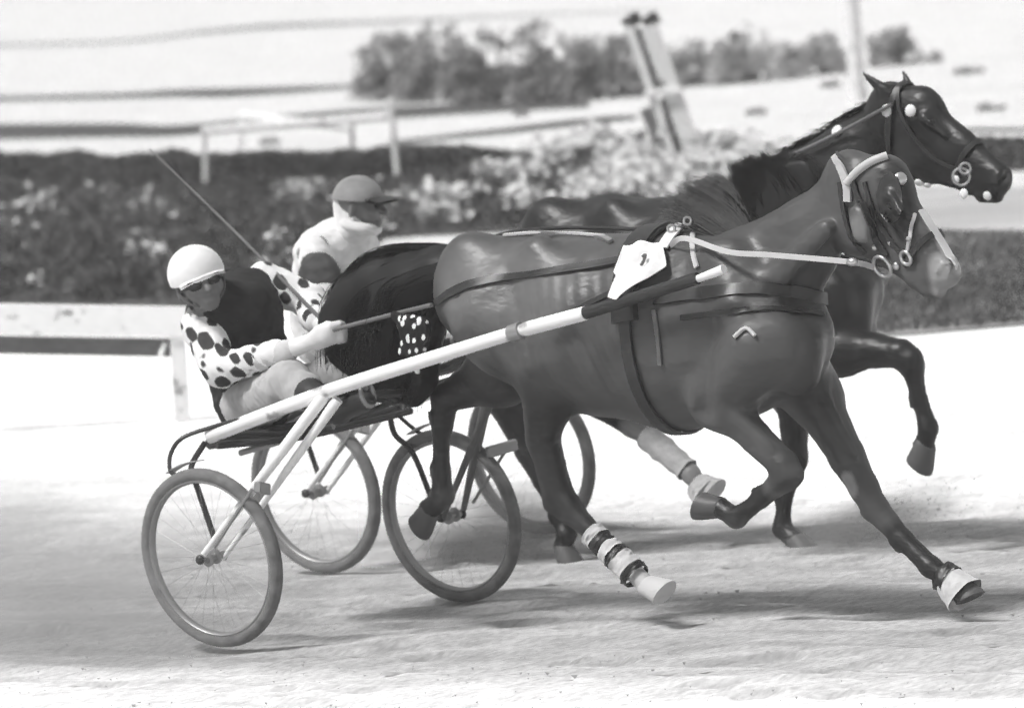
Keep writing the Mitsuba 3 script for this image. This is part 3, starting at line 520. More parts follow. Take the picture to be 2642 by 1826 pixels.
for s in (-1, 1): obj('eye', blob(Q(2400, 318, .074 * s), .02), 'eye_dark', kB)

# ------------------------------------------------------------------ hair
def flow(guides, n, m, spread, r0, seed, curl=.02, lo=.78, clump=0):    # hairs blended between guide curves, gathered in locks
    r = np.random.default_rng(seed); G = np.array([spline(g, m)[::max(1, len(g) - 1)][:m] for g in guides]); nc = clump or n
    cu = r.uniform(0, len(G) - 1, nc); co = r.normal(size=(nc, 1, 3)) * spread; cc = curl * np.cumsum(r.normal(size=(nc, G.shape[1], 3)), 1); k = np.arange(n) % nc
    u = np.clip(cu[k] + (r.normal(size=n) * .12 if clump else 0), 0, len(G) - 1.001); i = np.minimum(u.astype(int), len(G) - 2); t = (u - i)[:, None, None]
    C = G[i] * (1 - t) + G[i + 1] * t; s = np.linspace(0, 1, G.shape[1])[None, :, None]
    C = C + co[k] * (.25 + .9 * s) + cc[k] * s * .8 + (r.normal(size=(n, 1, 3)) * spread * .42 * (.6 + .8 * s * (1.25 - s)) if clump else 0) + curl * .3 * np.cumsum(r.normal(size=(n, G.shape[1], 3)), 1) * s
    cut = r.uniform(lo, 1, n)[:, None, None]; L = np.arange(G.shape[1])[None, :, None] * cut; a = np.minimum(L.astype(int), G.shape[1] - 2); f = L - a; j = np.arange(n)[:, None, None]; q = np.arange(3)[None, None, :]
    C = C[j, a, q] * (1 - f) + C[j, a + 1, q] * f
    return strands(C, r0 * np.linspace(1, .35, G.shape[1]))
PT = lambda pts, d=0.: [P(x, y, d) for x, y in pts]
tail = [PT([(1180, 672), (1125, 682), (1042, 702), (962, 730), (898, 782), (868, 840), (866, 915)], -.02), PT([(1180, 672), (1105, 680), (1005, 694), (930, 740), (892, 815), (900, 890), (915, 965)], .05), PT([(1182, 680), (1130, 700), (1060, 730), (1000, 770), (970, 850), (965, 930), (960, 1000)], -.07),
        PT([(1185, 690), (1140, 700), (1090, 750), (1050, 830), (1035, 900), (1030, 960), (1010, 1010)], 0.), PT([(1190, 700), (1160, 720), (1125, 790), (1100, 860), (1085, 930), (1080, 980), (1070, 1030)], .08)]
T_ = Sdf()
for g in tail[:5]:
    for i in range(len(g) - 1): T_.add(g[i], g[i + 1], .024 + .016 * min(i, 3) / 3, .024 + .016 * min(i + 1, 3) / 3 - .02 * (i == 5), 1., .11)
tm = T_.grid(.012).mesh(relax=3); w_ = tm.vertices[:, 0] * .75 + tm.vertices[:, 2] * .55
tm.vertices += (.022 * (meshkit.fbm(np.stack([w_ * 2, tm.vertices[:, 1] * 30, (tm.vertices[:, 0] * -.6 + tm.vertices[:, 2] * .8) * 4], 1), 4, 4)[:, None] - .5)) * tm.vertex_normals
obj('tail', trimesh.util.concatenate([tm, flow(tail, 9000, 10, .04, .0031, 3, .008, clump=90)]), 'black_hair', kA, smooth=True, label='thick black tail streaming back over the sulky')
mane = [PT([(1885, 628), (1840, 610), (1790, 580), (1742, 560)], -.04), PT([(1900, 615), (1850, 570), (1790, 535), (1728, 520)], -.02), PT([(1930, 598), (1890, 545), (1830, 500), (1755, 486)], 0), PT([(1960, 580), (1920, 520), (1865, 475), (1800, 458)], .02)]
maneK = [PT([(1925, 600), (1905, 560), (1890, 520), (1865, 480)], 0), PT([(1965, 585), (1945, 530), (1925, 470), (1900, 430)], .01), PT([(2030, 560), (2005, 510), (1980, 450), (1945, 412)], .02), PT([(2080, 515), (2060, 470), (2030, 430), (1990, 400)], .02), PT([(2130, 450), (2105, 425), (2080, 408), (2045, 396)], .02)]
obj('mane', flow(mane, 2200, 8, .022, .0028, 6, .006, clump=40), 'grey_hair', kA, smooth=True, label='wispy grey part of the mane blowing back over the withers')
M_ = Sdf()
for x0, y0, x1, y1, q_ in ((1950, 575, 1950, 470, .042), (2000, 560, 1990, 450, .05), (2050, 520, 2035, 445, .045), (2095, 475, 2075, 430, .035)): M_.add(P(x0, y0, .02), P(x1, y1, .02), q_, q_ * .9, .7, .06)
mm = M_.mesh(.012); mm.vertices += .012 * (meshkit.fbm(mm.vertices * [25, 8, 9], 3, 4)[:, None] - .5) * mm.vertex_normals
obj('mane', trimesh.util.concatenate([mm, flow(maneK, 4200, 8, .017, .003, 8, .004, .88, clump=60)]), 'black_hair', kA, smooth=True, label='black upper part of the mane')
maneB = [[Q(x, y, d) for x, y in g] for g, d in (([(2000, 440), (1975, 436), (1950, 446), (1930, 462)], 0.), ([(2090, 385), (2065, 378), (2035, 386), (2005, 402)], 0.), ([(2180, 335), (2155, 326), (2128, 336), (2095, 356)], 0.), ([(2255, 268), (2238, 268), (2215, 282), (2185, 304)], 0.))]
obj('mane', flow(maneB, 700, 5, .01, .0028, 9, .002), 'black_hair', kB, smooth=True)
tailB = [[a + SH + V(-.05, 0, -.1) for a in g] for g in tail]; obj('tail', flow([tailB[0], tailB[2], tailB[4]], 500, 7, .05, .005, 10), 'black_hair', kB, smooth=True)

# ------------------------------------------------------------------ tack of the near horse
br = thing('bridle', 'dark blinker bridle with pale browband and ring bit on the near brown horse', 'bridle')
hx = nrm(P(2432, 692) - P(2278, 488))
R_ = lambda c, ax, w, th=.0035, lift=.010, **k: ribbon(*SA.ring(c, ax, .2, 40, lift, **k), w, th)
bp, bn = SA.seen([(2188, 474), (2215, 445), (2255, 420), (2290, 408)], 6, .012); bp = np.vstack([bp, P(2308, 396, -.03)[None], P(2318, 412, .03)[None]])
obj('browband', sweep(spline(bp[::3], 4), .0155, 10), 'pale_leather', br, label='thick pale browband')
obj('head_piece', strap(SA, [(2158, 405), (2176, 440), (2188, 480), (2190, 520)], .034, .005), 'pale_leather', br)
obj('noseband', R_(P(2378, 648), hx, .024), 'black_leather', br)
obj('blinker_cup', patch(SA, [(2262, 505), (2278, 462), (2306, 444), (2330, 462), (2344, 500), (2346, 540), (2330, 572), (2300, 580), (2274, 552)], lambda x, y: .012 + .05 * max(0, (x - 2262) / 84) ** 1.5, YA - .09, dirn=(.25, -1, .15)), 'black_leather', br, label='large dark blinker plate beside the eye')
for pts, w, m, nm in (([(2200, 460), (2215, 500), (2235, 560), (2262, 620), (2290, 660)], .026, 'black_leather', 'cheek_strap'), ([(2235, 470), (2262, 560), (2300, 620), (2330, 650)], .02, 'black_leather', 'cheek_strap'), ([(2358, 555), (2350, 610), (2345, 650)], .014, 'pale_leather', 'side_strap'),
                      ([(2170, 470), (2180, 540), (2200, 610), (2235, 650)], .02, 'black_leather', 'throat_strap'), ([(2376, 545), (2408, 597), (2440, 648), (2463, 690)], .03, 'pale_leather', 'nose_strap')):
    obj(nm, strap(SA, pts, w), m, br)
def ring_at(S, px, py, R, r, m, nm, par, lift=.012):
    p, n = S.seen([(px - 4, py), (px, py), (px + 4, py)], 2, lift); c, n = p[len(p) // 2], n[len(n) // 2]
    obj(nm, place(trimesh.creation.torus(R, r, 24, 10), c, n), m, par); return c, n
cA, nA = ring_at(SA, 2285, 682, .043, .0075, 'steel', 'bit_ring', br, .02); ring_at(SA, 2345, 662, .026, .0085, 'steel', 'bit_ring', br, .016)
for px, py, r in ((2258, 638, .012), (2314, 686, .016), (2345, 615, .01), (2300, 625, .014), (2322, 462, .026)):
    p, n = SA.seen([(px - 4, py), (px, py), (px + 4, py)], 2, .006); obj('stud', blob(p[len(p) // 2], r, (1, 1, .6), n[len(n) // 2]), 'steel', br)

hn = thing('racing_harness', 'dark racing harness of saddle pad, girth, breast strap and back straps on the near horse', 'harness')
pad, padn = SA.ring(P(1748, 850, 0), V(1, 0, 0.12), .8, 90, .012)
sel = pad[:, 2] > P(1740, 820)[2]; pad2, padn2 = pad[sel], padn[sel]; o = np.argsort(np.arctan2(pad2[:, 1] - YA, pad2[:, 2] - 1.0)); obj('saddle_pad', ribbon(pad2[o], padn2[o], .12, .012), 'black_leather', hn)
gp, gn = SA.ring(P(1745, 850), V(1, 0, 0), .8, 80, .011); obj('girth', ribbon(np.vstack([gp, gp[:1]]), np.vstack([gn, gn[:1]]), .055, .005), 'black_leather', hn)
gp, gn = SA.ring(P(1770, 850), V(1, 0, .05), .8, 80, .008, a0=1.2, a1=3.2)
obj('back_band', strap(SA, [(1792, 588), (1788, 630), (1794, 660), (1802, 690)], .022, .004), 'pale_leather', hn, label='pale buckled strap beside the saddle pad')
obj('breast_strap', strap(SA, [(1690, 772), (1780, 760), (1850, 752), (1960, 745), (2060, 752), (2140, 775)], .05, .004), 'black_leather', hn); obj('breast_strap', strap(SA, [(1760, 820), (1880, 805), (2000, 800), (2120, 812)], .022), 'black_leather', hn)
obj('hip_strap', strap(SA, [(1128, 780), (1180, 745), (1260, 722), (1380, 708), (1520, 690), (1680, 660)], .026, .004), 'black_leather', hn); obj('hip_strap', strap(SA, [(1480, 806), (1540, 775), (1600, 748), (1660, 720)], .022), 'black_leather', hn)
obj('flank_strap', strap(SA, [(1690, 800), (1700, 870), (1706, 940)], .018), 'weathered_or_shaded_grey', hn); obj('crupper_strap', strap(SA, [(1300, 612), (1380, 606), (1470, 607), (1560, 614)], .016, .004), 'pale_leather', hn)
p, n = SA.seen([(1540, 613), (1562, 618), (1578, 626)], 4, .008); obj('buckle', ribbon(p, n, .022, .006), 'steel', hn)
for px, py in ((1664, 625), (1684, 630), (1732, 590), (1774, 570)):
    c = P(px, py, -.10); obj('terret', place(trimesh.creation.torus(.014, .0055, 16, 8), c, V(.7, -.7, 0)), 'steel', hn)
obj('chest_clip', sweep(spline([SA.seen([(x - 3, y), (x, y), (x + 3, y)], 2, .012)[0][1] for x, y in ((1900, 872), (1928, 850), (1950, 868))], 3), .0085, 8), 'pale_leather', hn, label='small pale chevron clip on the chest')

# white number cloth with a trailing strap
out = [(1620, 648), (1660, 640), (1705, 640), (1722, 655), (1728, 690), (1731, 700), (1700, 735), (1640, 788), (1622, 782), (1626, 730), (1606, 716), (1616, 670)]
nc = thing('number_cloth', 'white number cloth with a faint dark numeral hanging from the near horse’s saddle', 'cloth')
obj('cloth', patch(SA, out, lambda x, y: .035 + .008 * math.sin(x * .11 + y * .05) + .1 * min(max((y - 690) / 90, 0), 1), YA - .27), 'white_cloth', nc, smooth=True)
S_, N_ = SA.seen([(1712, 648), (1730, 620), (1752, 596), (1768, 586)], 5, .02); obj('strap', ribbon(S_, N_, .05, .003), 'white_cloth', nc)
obj('numeral', sweep(spline([on_body(SA, x, y, .05, YA - .3) for x, y in ((1672, 680), (1680, 676), (1676, 690), (1670, 700))], 3), .006, 6), 'ink', nc)

# white wraps and boots
wr = thing('leg_wrap', 'loosened white wrap and dark boot strap round the near horse’s leading hind leg', 'wrap')
def cuff(S, a, b, R, m, par, nm, lift=.006, n=9, wob=.014, seed=1):
    r = np.random.default_rng(seed); ax = nrm(b - a); M = frame(ax); g = np.linspace(0, 2 * np.pi, 25)[:-1]; rows = []
    for t in np.linspace(0, 1, n): rows.append(a + (b - a) * t + (R(t) + lift + wob * (meshkit.noise(np.stack([g * 0 + t * 6, np.cos(g) * 2, np.sin(g) * 2], 1), seed) - .3))[:, None] * (np.cos(g)[:, None] * M[:3, 0] + np.sin(g)[:, None] * M[:3, 1]))
    v = np.vstack(rows); i, j = np.meshgrid(np.arange(n - 1), np.arange(24), indexing='ij'); k = (j + 1) % 24; q4 = np.stack([i * 24 + j, i * 24 + k, (i + 1) * 24 + k, (i + 1) * 24 + j], -1).reshape(-1, 4)
    obj(nm, trimesh.Trimesh(v, np.vstack([q4[:, [0, 1, 2]], q4[:, [0, 2, 3]]]), process=False), m, par, smooth=True)
Lp = lambda L, i, t: L[i][0] + (L[i + 1][0] - L[i][0]) * t
for i0, t0, i1, t1, r0, r1, m, s in ((4, .75, 4, .98, .042, .04, 'white_wrap', 1), (4, 1.0, 5, .25, .04, .038, 'black_leather', 2), (5, .28, 5, .55, .04, .044, 'white_wrap', 3), (5, .58, 5, .72, .047, .049, 'black_leather', 4), (5, .74, 6, .3, .047, .048, 'white_wrap', 5), (6, .35, 6, .7, .05, .046, 'black_leather', 6)):
    cuff(SA, Lp(L1, i0, t0), Lp(L1, i1, t1), lambda t, r0=r0, r1=r1: r0 + (r1 - r0) * t, m, wr, 'white_band' if m == 'white_wrap' else 'dark_strap', seed=s)
bb = thing('bell_boot', 'white bell boot above the outstretched fore hoof of the near horse', 'boot'); cuff(SA, Lp(L5, 7, .1), Lp(L5, 7, 1.) + V(.04, 0, -.05), lambda t: .05 + .022 * t, 'white_wrap', bb, 'boot'); cuff(SA, Lp(L5, 6, .7), Lp(L5, 7, .5), lambda t: .052, 'black_leather', bb, 'strap', seed=4)
b3 = thing('bell_boot', 'white bell boot on the far horse’s swinging hind hoof under the near horse’s belly', 'boot'); cuff(SB, M2[6][0], M2[-1][0] + (Q(1840, 1285, .16) - M2[-1][0]) * .6, lambda t: .048 + .022 * t, 'white_wrap', b3, 'boot')
w2 = thing('leg_wrap', 'pale wrap on the far horse’s swinging hind leg under the near horse’s belly', 'wrap'); cuff(SB, Lp(M2, 3, .35), Lp(M2, 4, .85), lambda t: .05 - .01 * t + .004 * math.sin(t * 20), 'white_wrap', w2, 'bandage')

# far horse's bridle
b4 = thing('bridle', 'dark bridle with white rosettes on the far black horse', 'bridle'); hxB = nrm(muzB - foreB)
RB = lambda c, ax, w, th=.0035, lift=.010: ribbon(*SB.ring(c, ax, .22, 40, lift), w, th)
obj('noseband', RB(Q(2500, 412), hxB, .026), 'black_leather', b4); obj('headpiece', RB(Q(2322, 320), nrm(Q(2440, 330) - Q(2300, 290)), .03), 'black_leather', b4, label='dark headpiece strap')
obj('cheek_strap', strap(SB, [(2318, 230), (2330, 300), (2400, 400), (2478, 438)], .018), 'black_leather', b4)
for px, py, r in ((2292, 286, .028), (2352, 286, .026), (2162, 340, .026), (2372, 468, .02), (2393, 474, .018), (2470, 462, .02), (2490, 500, .022), (2550, 504, .02)):
    o_ = SB.hit(CAM[None], ray(px, py)[None], 24, 40); o_ = o_[0] if not np.isnan(o_[0, 0]) else Q(px, py, -.1); n = SB.normal(o_[None])[0]; obj('rosette', blob(o_ + n * .008, r, (1, 1, .5), n), 'white_leather', b4)
obj('bit_ring', place(trimesh.creation.torus(.035, .006, 24, 8), Q(2480, 456, -.11), V(.5, -.8, 0)), 'steel', b4); obj('bit_ring', place(trimesh.creation.torus(.022, .006, 20, 8), Q(2490, 435, -.11), V(.5, -.8, 0)), 'steel', b4)
hb = thing('racing_harness', 'dark saddle pad and check strap on the far black horse', 'harness')
gp, gn = SB.ring(torsoB[3][0] + V(0, 0, 0), V(1, 0, .1), .8, 80, .012); obj('girth', ribbon(np.vstack([gp, gp[:1]]), np.vstack([gn, gn[:1]]), .07, .006), 'black_leather', hb)
obj('check_strap', sweep(spline([Q(2300, 270, -.1), Q(2160, 345, -.11), Q(2040, 400, -.12), Q(1940, 425, -.1)], 6), .008, 8), 'weathered_or_shaded_grey', hb)

# ------------------------------------------------------------------ sulkies
HUB, TILT = .36, math.radians(7.2)
def wheel(par, c, label=None):
    ax = V(0, math.cos(TILT), math.sin(TILT))
    ring = lambda prof, n=72: place(lathe(prof, n), c, ax)
    circ = lambda R, r, n=14: [(R + r * math.cos(t), r * math.sin(t)) for t in np.linspace(0, 2 * np.pi, n + 1)]
    k = obj('wheel', ring([(.304, -.012), (.31, -.018), (.32, -.014), (.316, 0), (.32, .014), (.31, .018), (.304, .012), (.301, 0), (.304, -.012)]), 'dull_steel', par, label=label)
    obj('tyre', ring(circ(.336, .026)), 'dusty_tyre', k)
    obj('hub', ring([(0, -.045), (.016, -.045), (.016, -.03), (.03, -.026), (.03, -.02), (.016, -.016), (.016, .016), (.03, .02), (.03, .026), (.016, .03), (.016, .045), (0, .045)], 24), 'dull_steel', k)
    M = frame(ax); sp = []
    for i in range(32):
        a = i * 2 * np.pi / 32; e = 1 if i % 2 else -1; b = a + (.35 if i % 4 < 2 else -.35)
        sp.append(sweep([c + .027 * (math.cos(b) * M[:3, 0] + math.sin(b) * M[:3, 1]) + ax * .022 * e, c + .304 * (math.cos(a) * M[:3, 0] + math.sin(a) * M[:3, 1])], .0007, 4, False))
    obj('spokes', sp, 'dull_steel', k, kind='stuff')
sk = thing('sulky', 'two-wheeled racing sulky with pale shafts behind the near brown horse', 'sulky')
mir = lambda p: V(p[0], 2 * YA - p[1], p[2])
for s, yy in ((0, 0.), (1, 2 * YA)):
    F_ = (lambda p: p) if s == 0 else mir
    c = V(0, yy, HUB); wheel(sk, c)
    lat = lambda t: .17 + .21 * t
    sh = [at(540, 1126, .17), at(838, 1012, .215), at(1100, 928, .255), at(1320, 860, .30)]
    obj('shaft', sweep([F_(p) for p in spline(sh, 6)], np.linspace(.029, .027, 19), 14), 'white_paint', sk)
    obj('shaft_tip', sweep([F_(p) for p in [at(1338, 853, .30), at(1360, 848, .305), at(1510, 808, .33)]], [.02, .028, .028], 14), 'white_paint', sk); obj('collar', sweep([F_(p) for p in [at(1318, 861, .3), at(1345, 852, .302)]], .034, 14), 'dull_steel', sk)
    obj('shaft_sleeve', sweep([F_(p) for p in [at(1510, 808, .33), at(1800, 718, .36)]], .024, 12), 'black_leather', sk); obj('shaft_end', sweep([F_(p) for p in [at(1796, 721, .36), at(1868, 694, .365)]], [.014, .019], 12), 'white_paint', sk)
    top, top2 = at(838, 1018, .215), at(872, 1030, .23)
    crown = V(.13, .0, .36 + .39)
    ho, hi = V(.0, -.062, HUB), V(.0, .062, HUB)
    obj('fork_arm', sweep([F_(p) for p in (top, top * .53 + at(525, 1430, -.062) * .47, at(525, 1430, -.062))], [.026, .021, .012], 12), 'white_paint' if s == 0 else 'weathered_or_shaded_grey', sk)  # far fork arms: same white paint, its shade put into a darker grey
    obj('fork_arm', sweep([F_(p) for p in (top2, top2 * .5 + at(575, 1442, .062) * .5, at(575, 1442, .062))], [.022, .016, .01], 12), 'white_paint' if s == 0 else 'weathered_or_shaded_grey', sk)
    obj('fork_stay', sweep([F_(p) for p in (at(650, 1262, -.05), at(553, 1412, -.058))], .007, 8), 'dull_steel', sk)
    obj('fork_bridge', bar(F_(at(664, 1256, -.06)), F_(at(690, 1262, .06)), (.028, .045)), 'dull_steel', sk)
    obj('rear_stay', sweep([F_(p) for p in spline([at(530, 1140, .17), at(493, 1205, .11), at(510, 1260, .075), at(552, 1385, .066)], 5)], .012, 8), 'black_steel', sk)
    obj('axle', sweep([F_(V(0, -.075, HUB)), F_(V(0, .075, HUB))], .011, 12), 'dull_steel', sk)
    for y_ in (-.068, .068): obj('axle_nut', F_(V(0, 0, 0))[None] * 0 if False else blob(F_(V(0, y_, HUB)), .02, (1, 1, .7), (0, 1, 0)), 'black_steel', sk)
    obj('guard_hoop', sweep([F_(p) for p in spline([at(620, 1082, .17), at(545, 1102, .15), at(470, 1130, .1), at(440, 1172, .03), at(440, 1216, -.02), at(462, 1226, -.02)], 6)], .0085, 8), 'black_steel', sk)
    m = [at(442, 1226, 0) + V(0, 0, 0), at(476, 1217, 0), at(510, 1212, 0)]; fl = lambda t: c + V(-math.sin(t), 0, math.cos(t)) * .385
    A_ = np.array([fl(t) for t in np.linspace(.05, .5, 10)]); obj('mudguard', ribbon(A_, np.array([nrm(p - c) for p in A_]), .055, .002), 'dull_steel', sk)
    obj('stirrup', place(trimesh.creation.torus(.05, .009, 20, 8), F_(at(948, 1016, .33)), V(.9, .2, .2)), 'dull_steel', sk)
    obj('stirrup_post', sweep([F_(at(930, 985, .25)), F_(at(945, 1002, .32))], .01, 8), 'dull_steel', sk)
seat = at(560, 1172, YA - .02) * 0 + at(690, 1098, YA)
obj('seat', place(box((.36, .38, .05), .02), seat + V(0, 0, -.03), V(-.12, 0, 1)), 'black_leather', sk)
J1, J2 = at(838, 1012, .215), at(540, 1126, .17)
obj('cross_bar', sweep(spline([J1, (J1 + mir(J1)) / 2 + V(-.02, 0, -.05), mir(J1)], 6), .017, 10), 'black_steel', sk); obj('cross_bar', sweep(spline([J2 + V(.05, 0, 0), (J2 + mir(J2)) / 2 + V(.06, 0, -.04), mir(J2) + V(.05, 0, 0)], 6), .017, 10), 'black_steel', sk)
obj('under_bar', sweep(spline([at(560, 1150, .19), at(760, 1130, .5), at(940, 1090, .95), at(1060, 1060, 1.25)], 6), .014, 10), 'black_steel', sk)
for d in (-.13, .13): obj('seat_bracket', sweep([seat + V(-.1, d, -.05), (J2 + mir(J2)) / 2 + V(.06, d, -.03)], .012, 8), 'black_steel', sk); obj('seat_bracket', sweep([seat + V(.12, d, -.05), (J1 + mir(J1)) / 2 + V(-.02, d * 1.3, -.04)], .012, 8), 'black_steel', sk)
obj('foot_rail', sweep([at(620, 1168, YA), at(860, 1100, YA)], .013, 8), 'dull_steel', sk)
sk2 = key_for('sulky'); dup(sk, sk2, SH, 'two-wheeled racing sulky of the far black horse, mostly hidden behind the near one')

# ------------------------------------------------------------------ drivers
def rot(p, c, M): return (np.asarray(p) - c) @ M.T + c
def hand(S, c, f, u, n, s=1.):           # a fist round a rein: palm, four unequal fingers, thumb
    f, u, n = nrm(f), nrm(u), nrm(n)
    for d in (-.026, 0, .026): S.add(c - f * .03 * s + u * d * .8 * s, c + f * .035 * s + u * d * s, .017 * s, .016 * s, 1., .02)
    for d, L in ((.033, .9), (.011, 1.), (-.011, .95), (-.031, .78)):
        b = c + f * .042 * s + u * d * s; j1 = b + (f * .022 + n * .02) * L * s; j2 = j1 + (n * .026 - f * .012) * L * s; t = j2 - (f * .03 + n * .002) * L * s
        S.add(b, j1, .0115 * s, .011 * s, 1., .008); S.add(j1, j2, .0108 * s, .01 * s, 1., .005); S.add(j2, t, .0098 * s, .0088 * s, 1., .005)
    b = c + u * .036 * s - f * .018 * s; j = b + u * .016 * s + n * .03 * s + f * .014 * s; S.add(b, j, .0145 * s, .0125 * s, 1., .012); S.add(j, j + f * .034 * s + n * .012 * s - u * .016 * s, .012 * s, .0095 * s, 1., .006)
def build_driver(name, label, J, head, look, top, sleeve, jacket_m, vest_m, trousers_m, headgear):
    """J: joints (pelvis, waist, chest, neck, shoulders, elbows, wrists, hands, hips, knees, ankles, toes); look: face direction; top: crown direction."""
    k = thing(name, label, 'person'); z = nrm(top); x = nrm(np.asarray(look) - z * (np.asarray(look) @ z)); y = np.cross(z, x)
    Hd = lambda a, b, c: head + x * a + y * b + z * c
    S = Sdf()
    def trunk(S, g=0.):
        S.add(J['pelvis'], J['waist'], .135 + g, .125 + g, 1.15, .08); S.add(J['waist'], J['chest'], .125 + g, .15 + g, 1.2, .08)
        S.add(J['sh0'], J['sh1'], .07 + g, .07 + g, 1., .08); S.add(J['chest'], J['neck'], .13 + g, .06 + g, 1.1, .07)
    def arms(S, g=0.):
        for i in '01': S.chain([(J['sh' + i], .068 + g), (J['el' + i], .047 + g), (J['wr' + i], .034 + g)], 1., .03)
    def legs(S, g=0.):
        for i in '01': S.chain([(J['hip' + i], .095 + g), (J['kn' + i], .065 + g), (J['an' + i], .042 + g)], 1., .03)
    trunk(S); arms(S); legs(S)
    S.add(J['neck'], Hd(-.015, 0, -.06), .055, .052, 1., .03)
    S.add(Hd(-.015, 0, .02), Hd(-.01, 0, .04), .088, .09, 1., .02); S.add(Hd(.03, 0, -.02), Hd(.05, 0, -.085), .07, .043, 1., .04)       # skull, face to chin
    S.add(Hd(.088, 0, .0), Hd(.112, 0, -.038), .011, .016, 1., .012); S.add(Hd(.07, -.04, .018), Hd(.07, .04, .018), .02, .02, 1., .02)  # nose, brow
    for s in (-1, 1):
        S.add(Hd(.086, .032 * s, -.008), Hd(.09, .034 * s, -.008), .017, .015, 1., .012, 's'); S.add(Hd(.055, .05 * s, -.04), Hd(.06, .045 * s, -.04), .025, .025, 1., .03)
        S.add(Hd(-.01, .088 * s, -.0), Hd(-.015, .092 * s, -.04), .014, .012, 1., .012)
    S.add(Hd(.1, -.022, -.072), Hd(.1, .022, -.072), .006, .006, 1., .006, 's'); S.add(Hd(.085, -.016, -.082), Hd(.085, .016, -.082), .012, .012, 1., .012)
    for i in '01': hand(S, J['hd' + i], J['hd' + i] - J['wr' + i], *J['grip' + i]); S.add(J['wr' + i], J['hd' + i], .032, .026, 1., .03)
    for i in '01': S.add(J['an' + i], J['toe' + i], .04, .03, 1., .03)
    obj('body', S.mesh(.0075, relax=1), 'skin', k, smooth=True)
    for s in (-1, 1): obj('eye', blob(Hd(.088, .032 * s, -.008), .0125), 'eye_dark', k)
    def cloth(prims, m, nm, g, h=.008, amp=.012, cut=None, lab=None, fr=11):
        S = Sdf(); prims(S); me = S.mesh(h, relax=2); q_ = me.vertices @ np.array([[.8, .3, .5], [-.5, .8, .2], [.3, -.5, .8]]); me.vertices += me.vertex_normals * (g + amp * (meshkit.fbm(me.vertices * fr, 3, 7)[:, None] - .4) + amp * .9 * (np.abs(2 * meshkit.fbm(q_ * [30, 9, 13], 3, 17) - 1)[:, None] - .25))
        if cut: 
            for o, n_ in cut: me = trimesh.intersections.slice_mesh_plane(me, n_, o, cap=False)
        return obj(nm, me, m, k, smooth=True, label=lab)
    cloth(lambda S: (S.add(J['pelvis'], J['waist'], .135, .125, 1.15, .06), S.add(J['waist'], J['chest'], .125, .15, 1.2, .08), S.add(J['sh0'] * .88 + J['sh1'] * .12, J['sh1'] * .88 + J['sh0'] * .12, .07, .07, 1., .08), S.add(J['chest'], J['neck'], .13, .06, 1.1, .06)), vest_m, 'vest' if vest_m == 'dark_cloth' else 'jacket', .014, amp=.024)
    for i in '01':
        cloth(lambda S: S.chain([(J['sh' + i], .07), (J['el' + i], .052), (J['wr' + i] * .85 + J['el' + i] * .15, .04)], 1., .03), sleeve, 'sleeve', .014, amp=.02)
        cloth(lambda S: S.add(J['wr' + i] * .62 + J['el' + i] * .38, J['wr' + i], .045, .036, 1., .01), 'white_wrap', 'cuff', .01, amp=.006)
        G = Sdf(); hand(G, J['hd' + i], J['hd' + i] - J['wr' + i], *J['grip' + i]); G.add(J['wr' + i], J['hd' + i], .033, .028, 1., .03); me = G.mesh(.005, relax=1); me.vertices += me.vertex_normals * .0035
        obj('glove', me, 'white_cloth', k, smooth=True)
    cloth(lambda S: [S.add(J['pelvis'], J['waist'] * .35 + J['pelvis'] * .65, .135, .12, 1.15, .06)] + [S.chain([(J['hip' + i], .098), (J['kn' + i], .068), (J['an' + i] * .3 + J['kn' + i] * .7, .062)], 1., .04) for i in '01'], trousers_m, 'breeches', .012, amp=.024, fr=8)
    for i in '01': cloth(lambda S: (S.add(J['an' + i] * .42 + J['kn' + i] * .58, J['an' + i], .06, .044, 1., .02), S.add(J['an' + i], J['toe' + i], .042, .032, 1., .03)), 'black_leather', 'boot', .006, amp=.003)
    def dome(r, zz, lo, m, nm, sx=1.08):
        S = Sdf(); S.add(Hd(-.012, 0, zz), Hd(-.004, 0, zz), r, r, 1.); me = S.mesh(.006, relax=2); me = trimesh.intersections.slice_mesh_plane(me, nrm(z + x * .10), Hd(0, 0, lo), cap=True); return obj(nm, me, m, k, smooth=35)
    def peak(m, nm, L, w, lo):
        v = []; n = 13
        for t in np.linspace(-1, 1, n): 
            for u_ in (0, 1):
                a = t * 1.15; v.append(Hd((.10 + L * u_) * math.cos(a * (1 - .25 * u_)) - .005, (.10 + L * .35 * u_) * math.sin(a) * w, lo - .018 * u_ - .012 * t * t))
        v = np.array(v); i = np.arange(n - 1) * 2; F = np.vstack([np.stack([i, i + 1, i + 3], 1), np.stack([i, i + 3, i + 2], 1)]); th = z * .005
        obj(nm, trimesh.Trimesh(np.vstack([v + th, v - th]), np.vstack([F, F[:, ::-1] + len(v)]), process=True), m, k, smooth=30)
    if headgear == 'helmet':
        dome(.115, .032, .012, 'helmet_white', 'helmet'); peak('helmet_white', 'helmet_peak', .022, 1.0, .03)
        for s in (-1, 1): obj('goggle', blob(Hd(.088, .037 * s, -.002), .031, (1.2, .85, .45), x, y), 'goggle_glass', k)
        g = np.linspace(-2.6, 2.6, 40); obj('goggle_strap', ribbon(np.array([Hd(.098 * math.cos(t) - .006, .096 * math.sin(t), .0) for t in g]), np.array([x * math.cos(t) + y * math.sin(t) for t in g]), .03, .003), 'black_leather', k)
        g = np.linspace(-1.75, 1.75, 24); obj('chin_strap', ribbon(np.array([Hd(.0 + .03 * math.cos(t), .098 * math.sin(t), .02 - .125 * max(math.cos(t * .88), 0)) for t in g]), np.array([y * math.sin(t) - z * math.cos(t) for t in g]), .03, .003), 'weathered_or_shaded_grey', k)
    else:
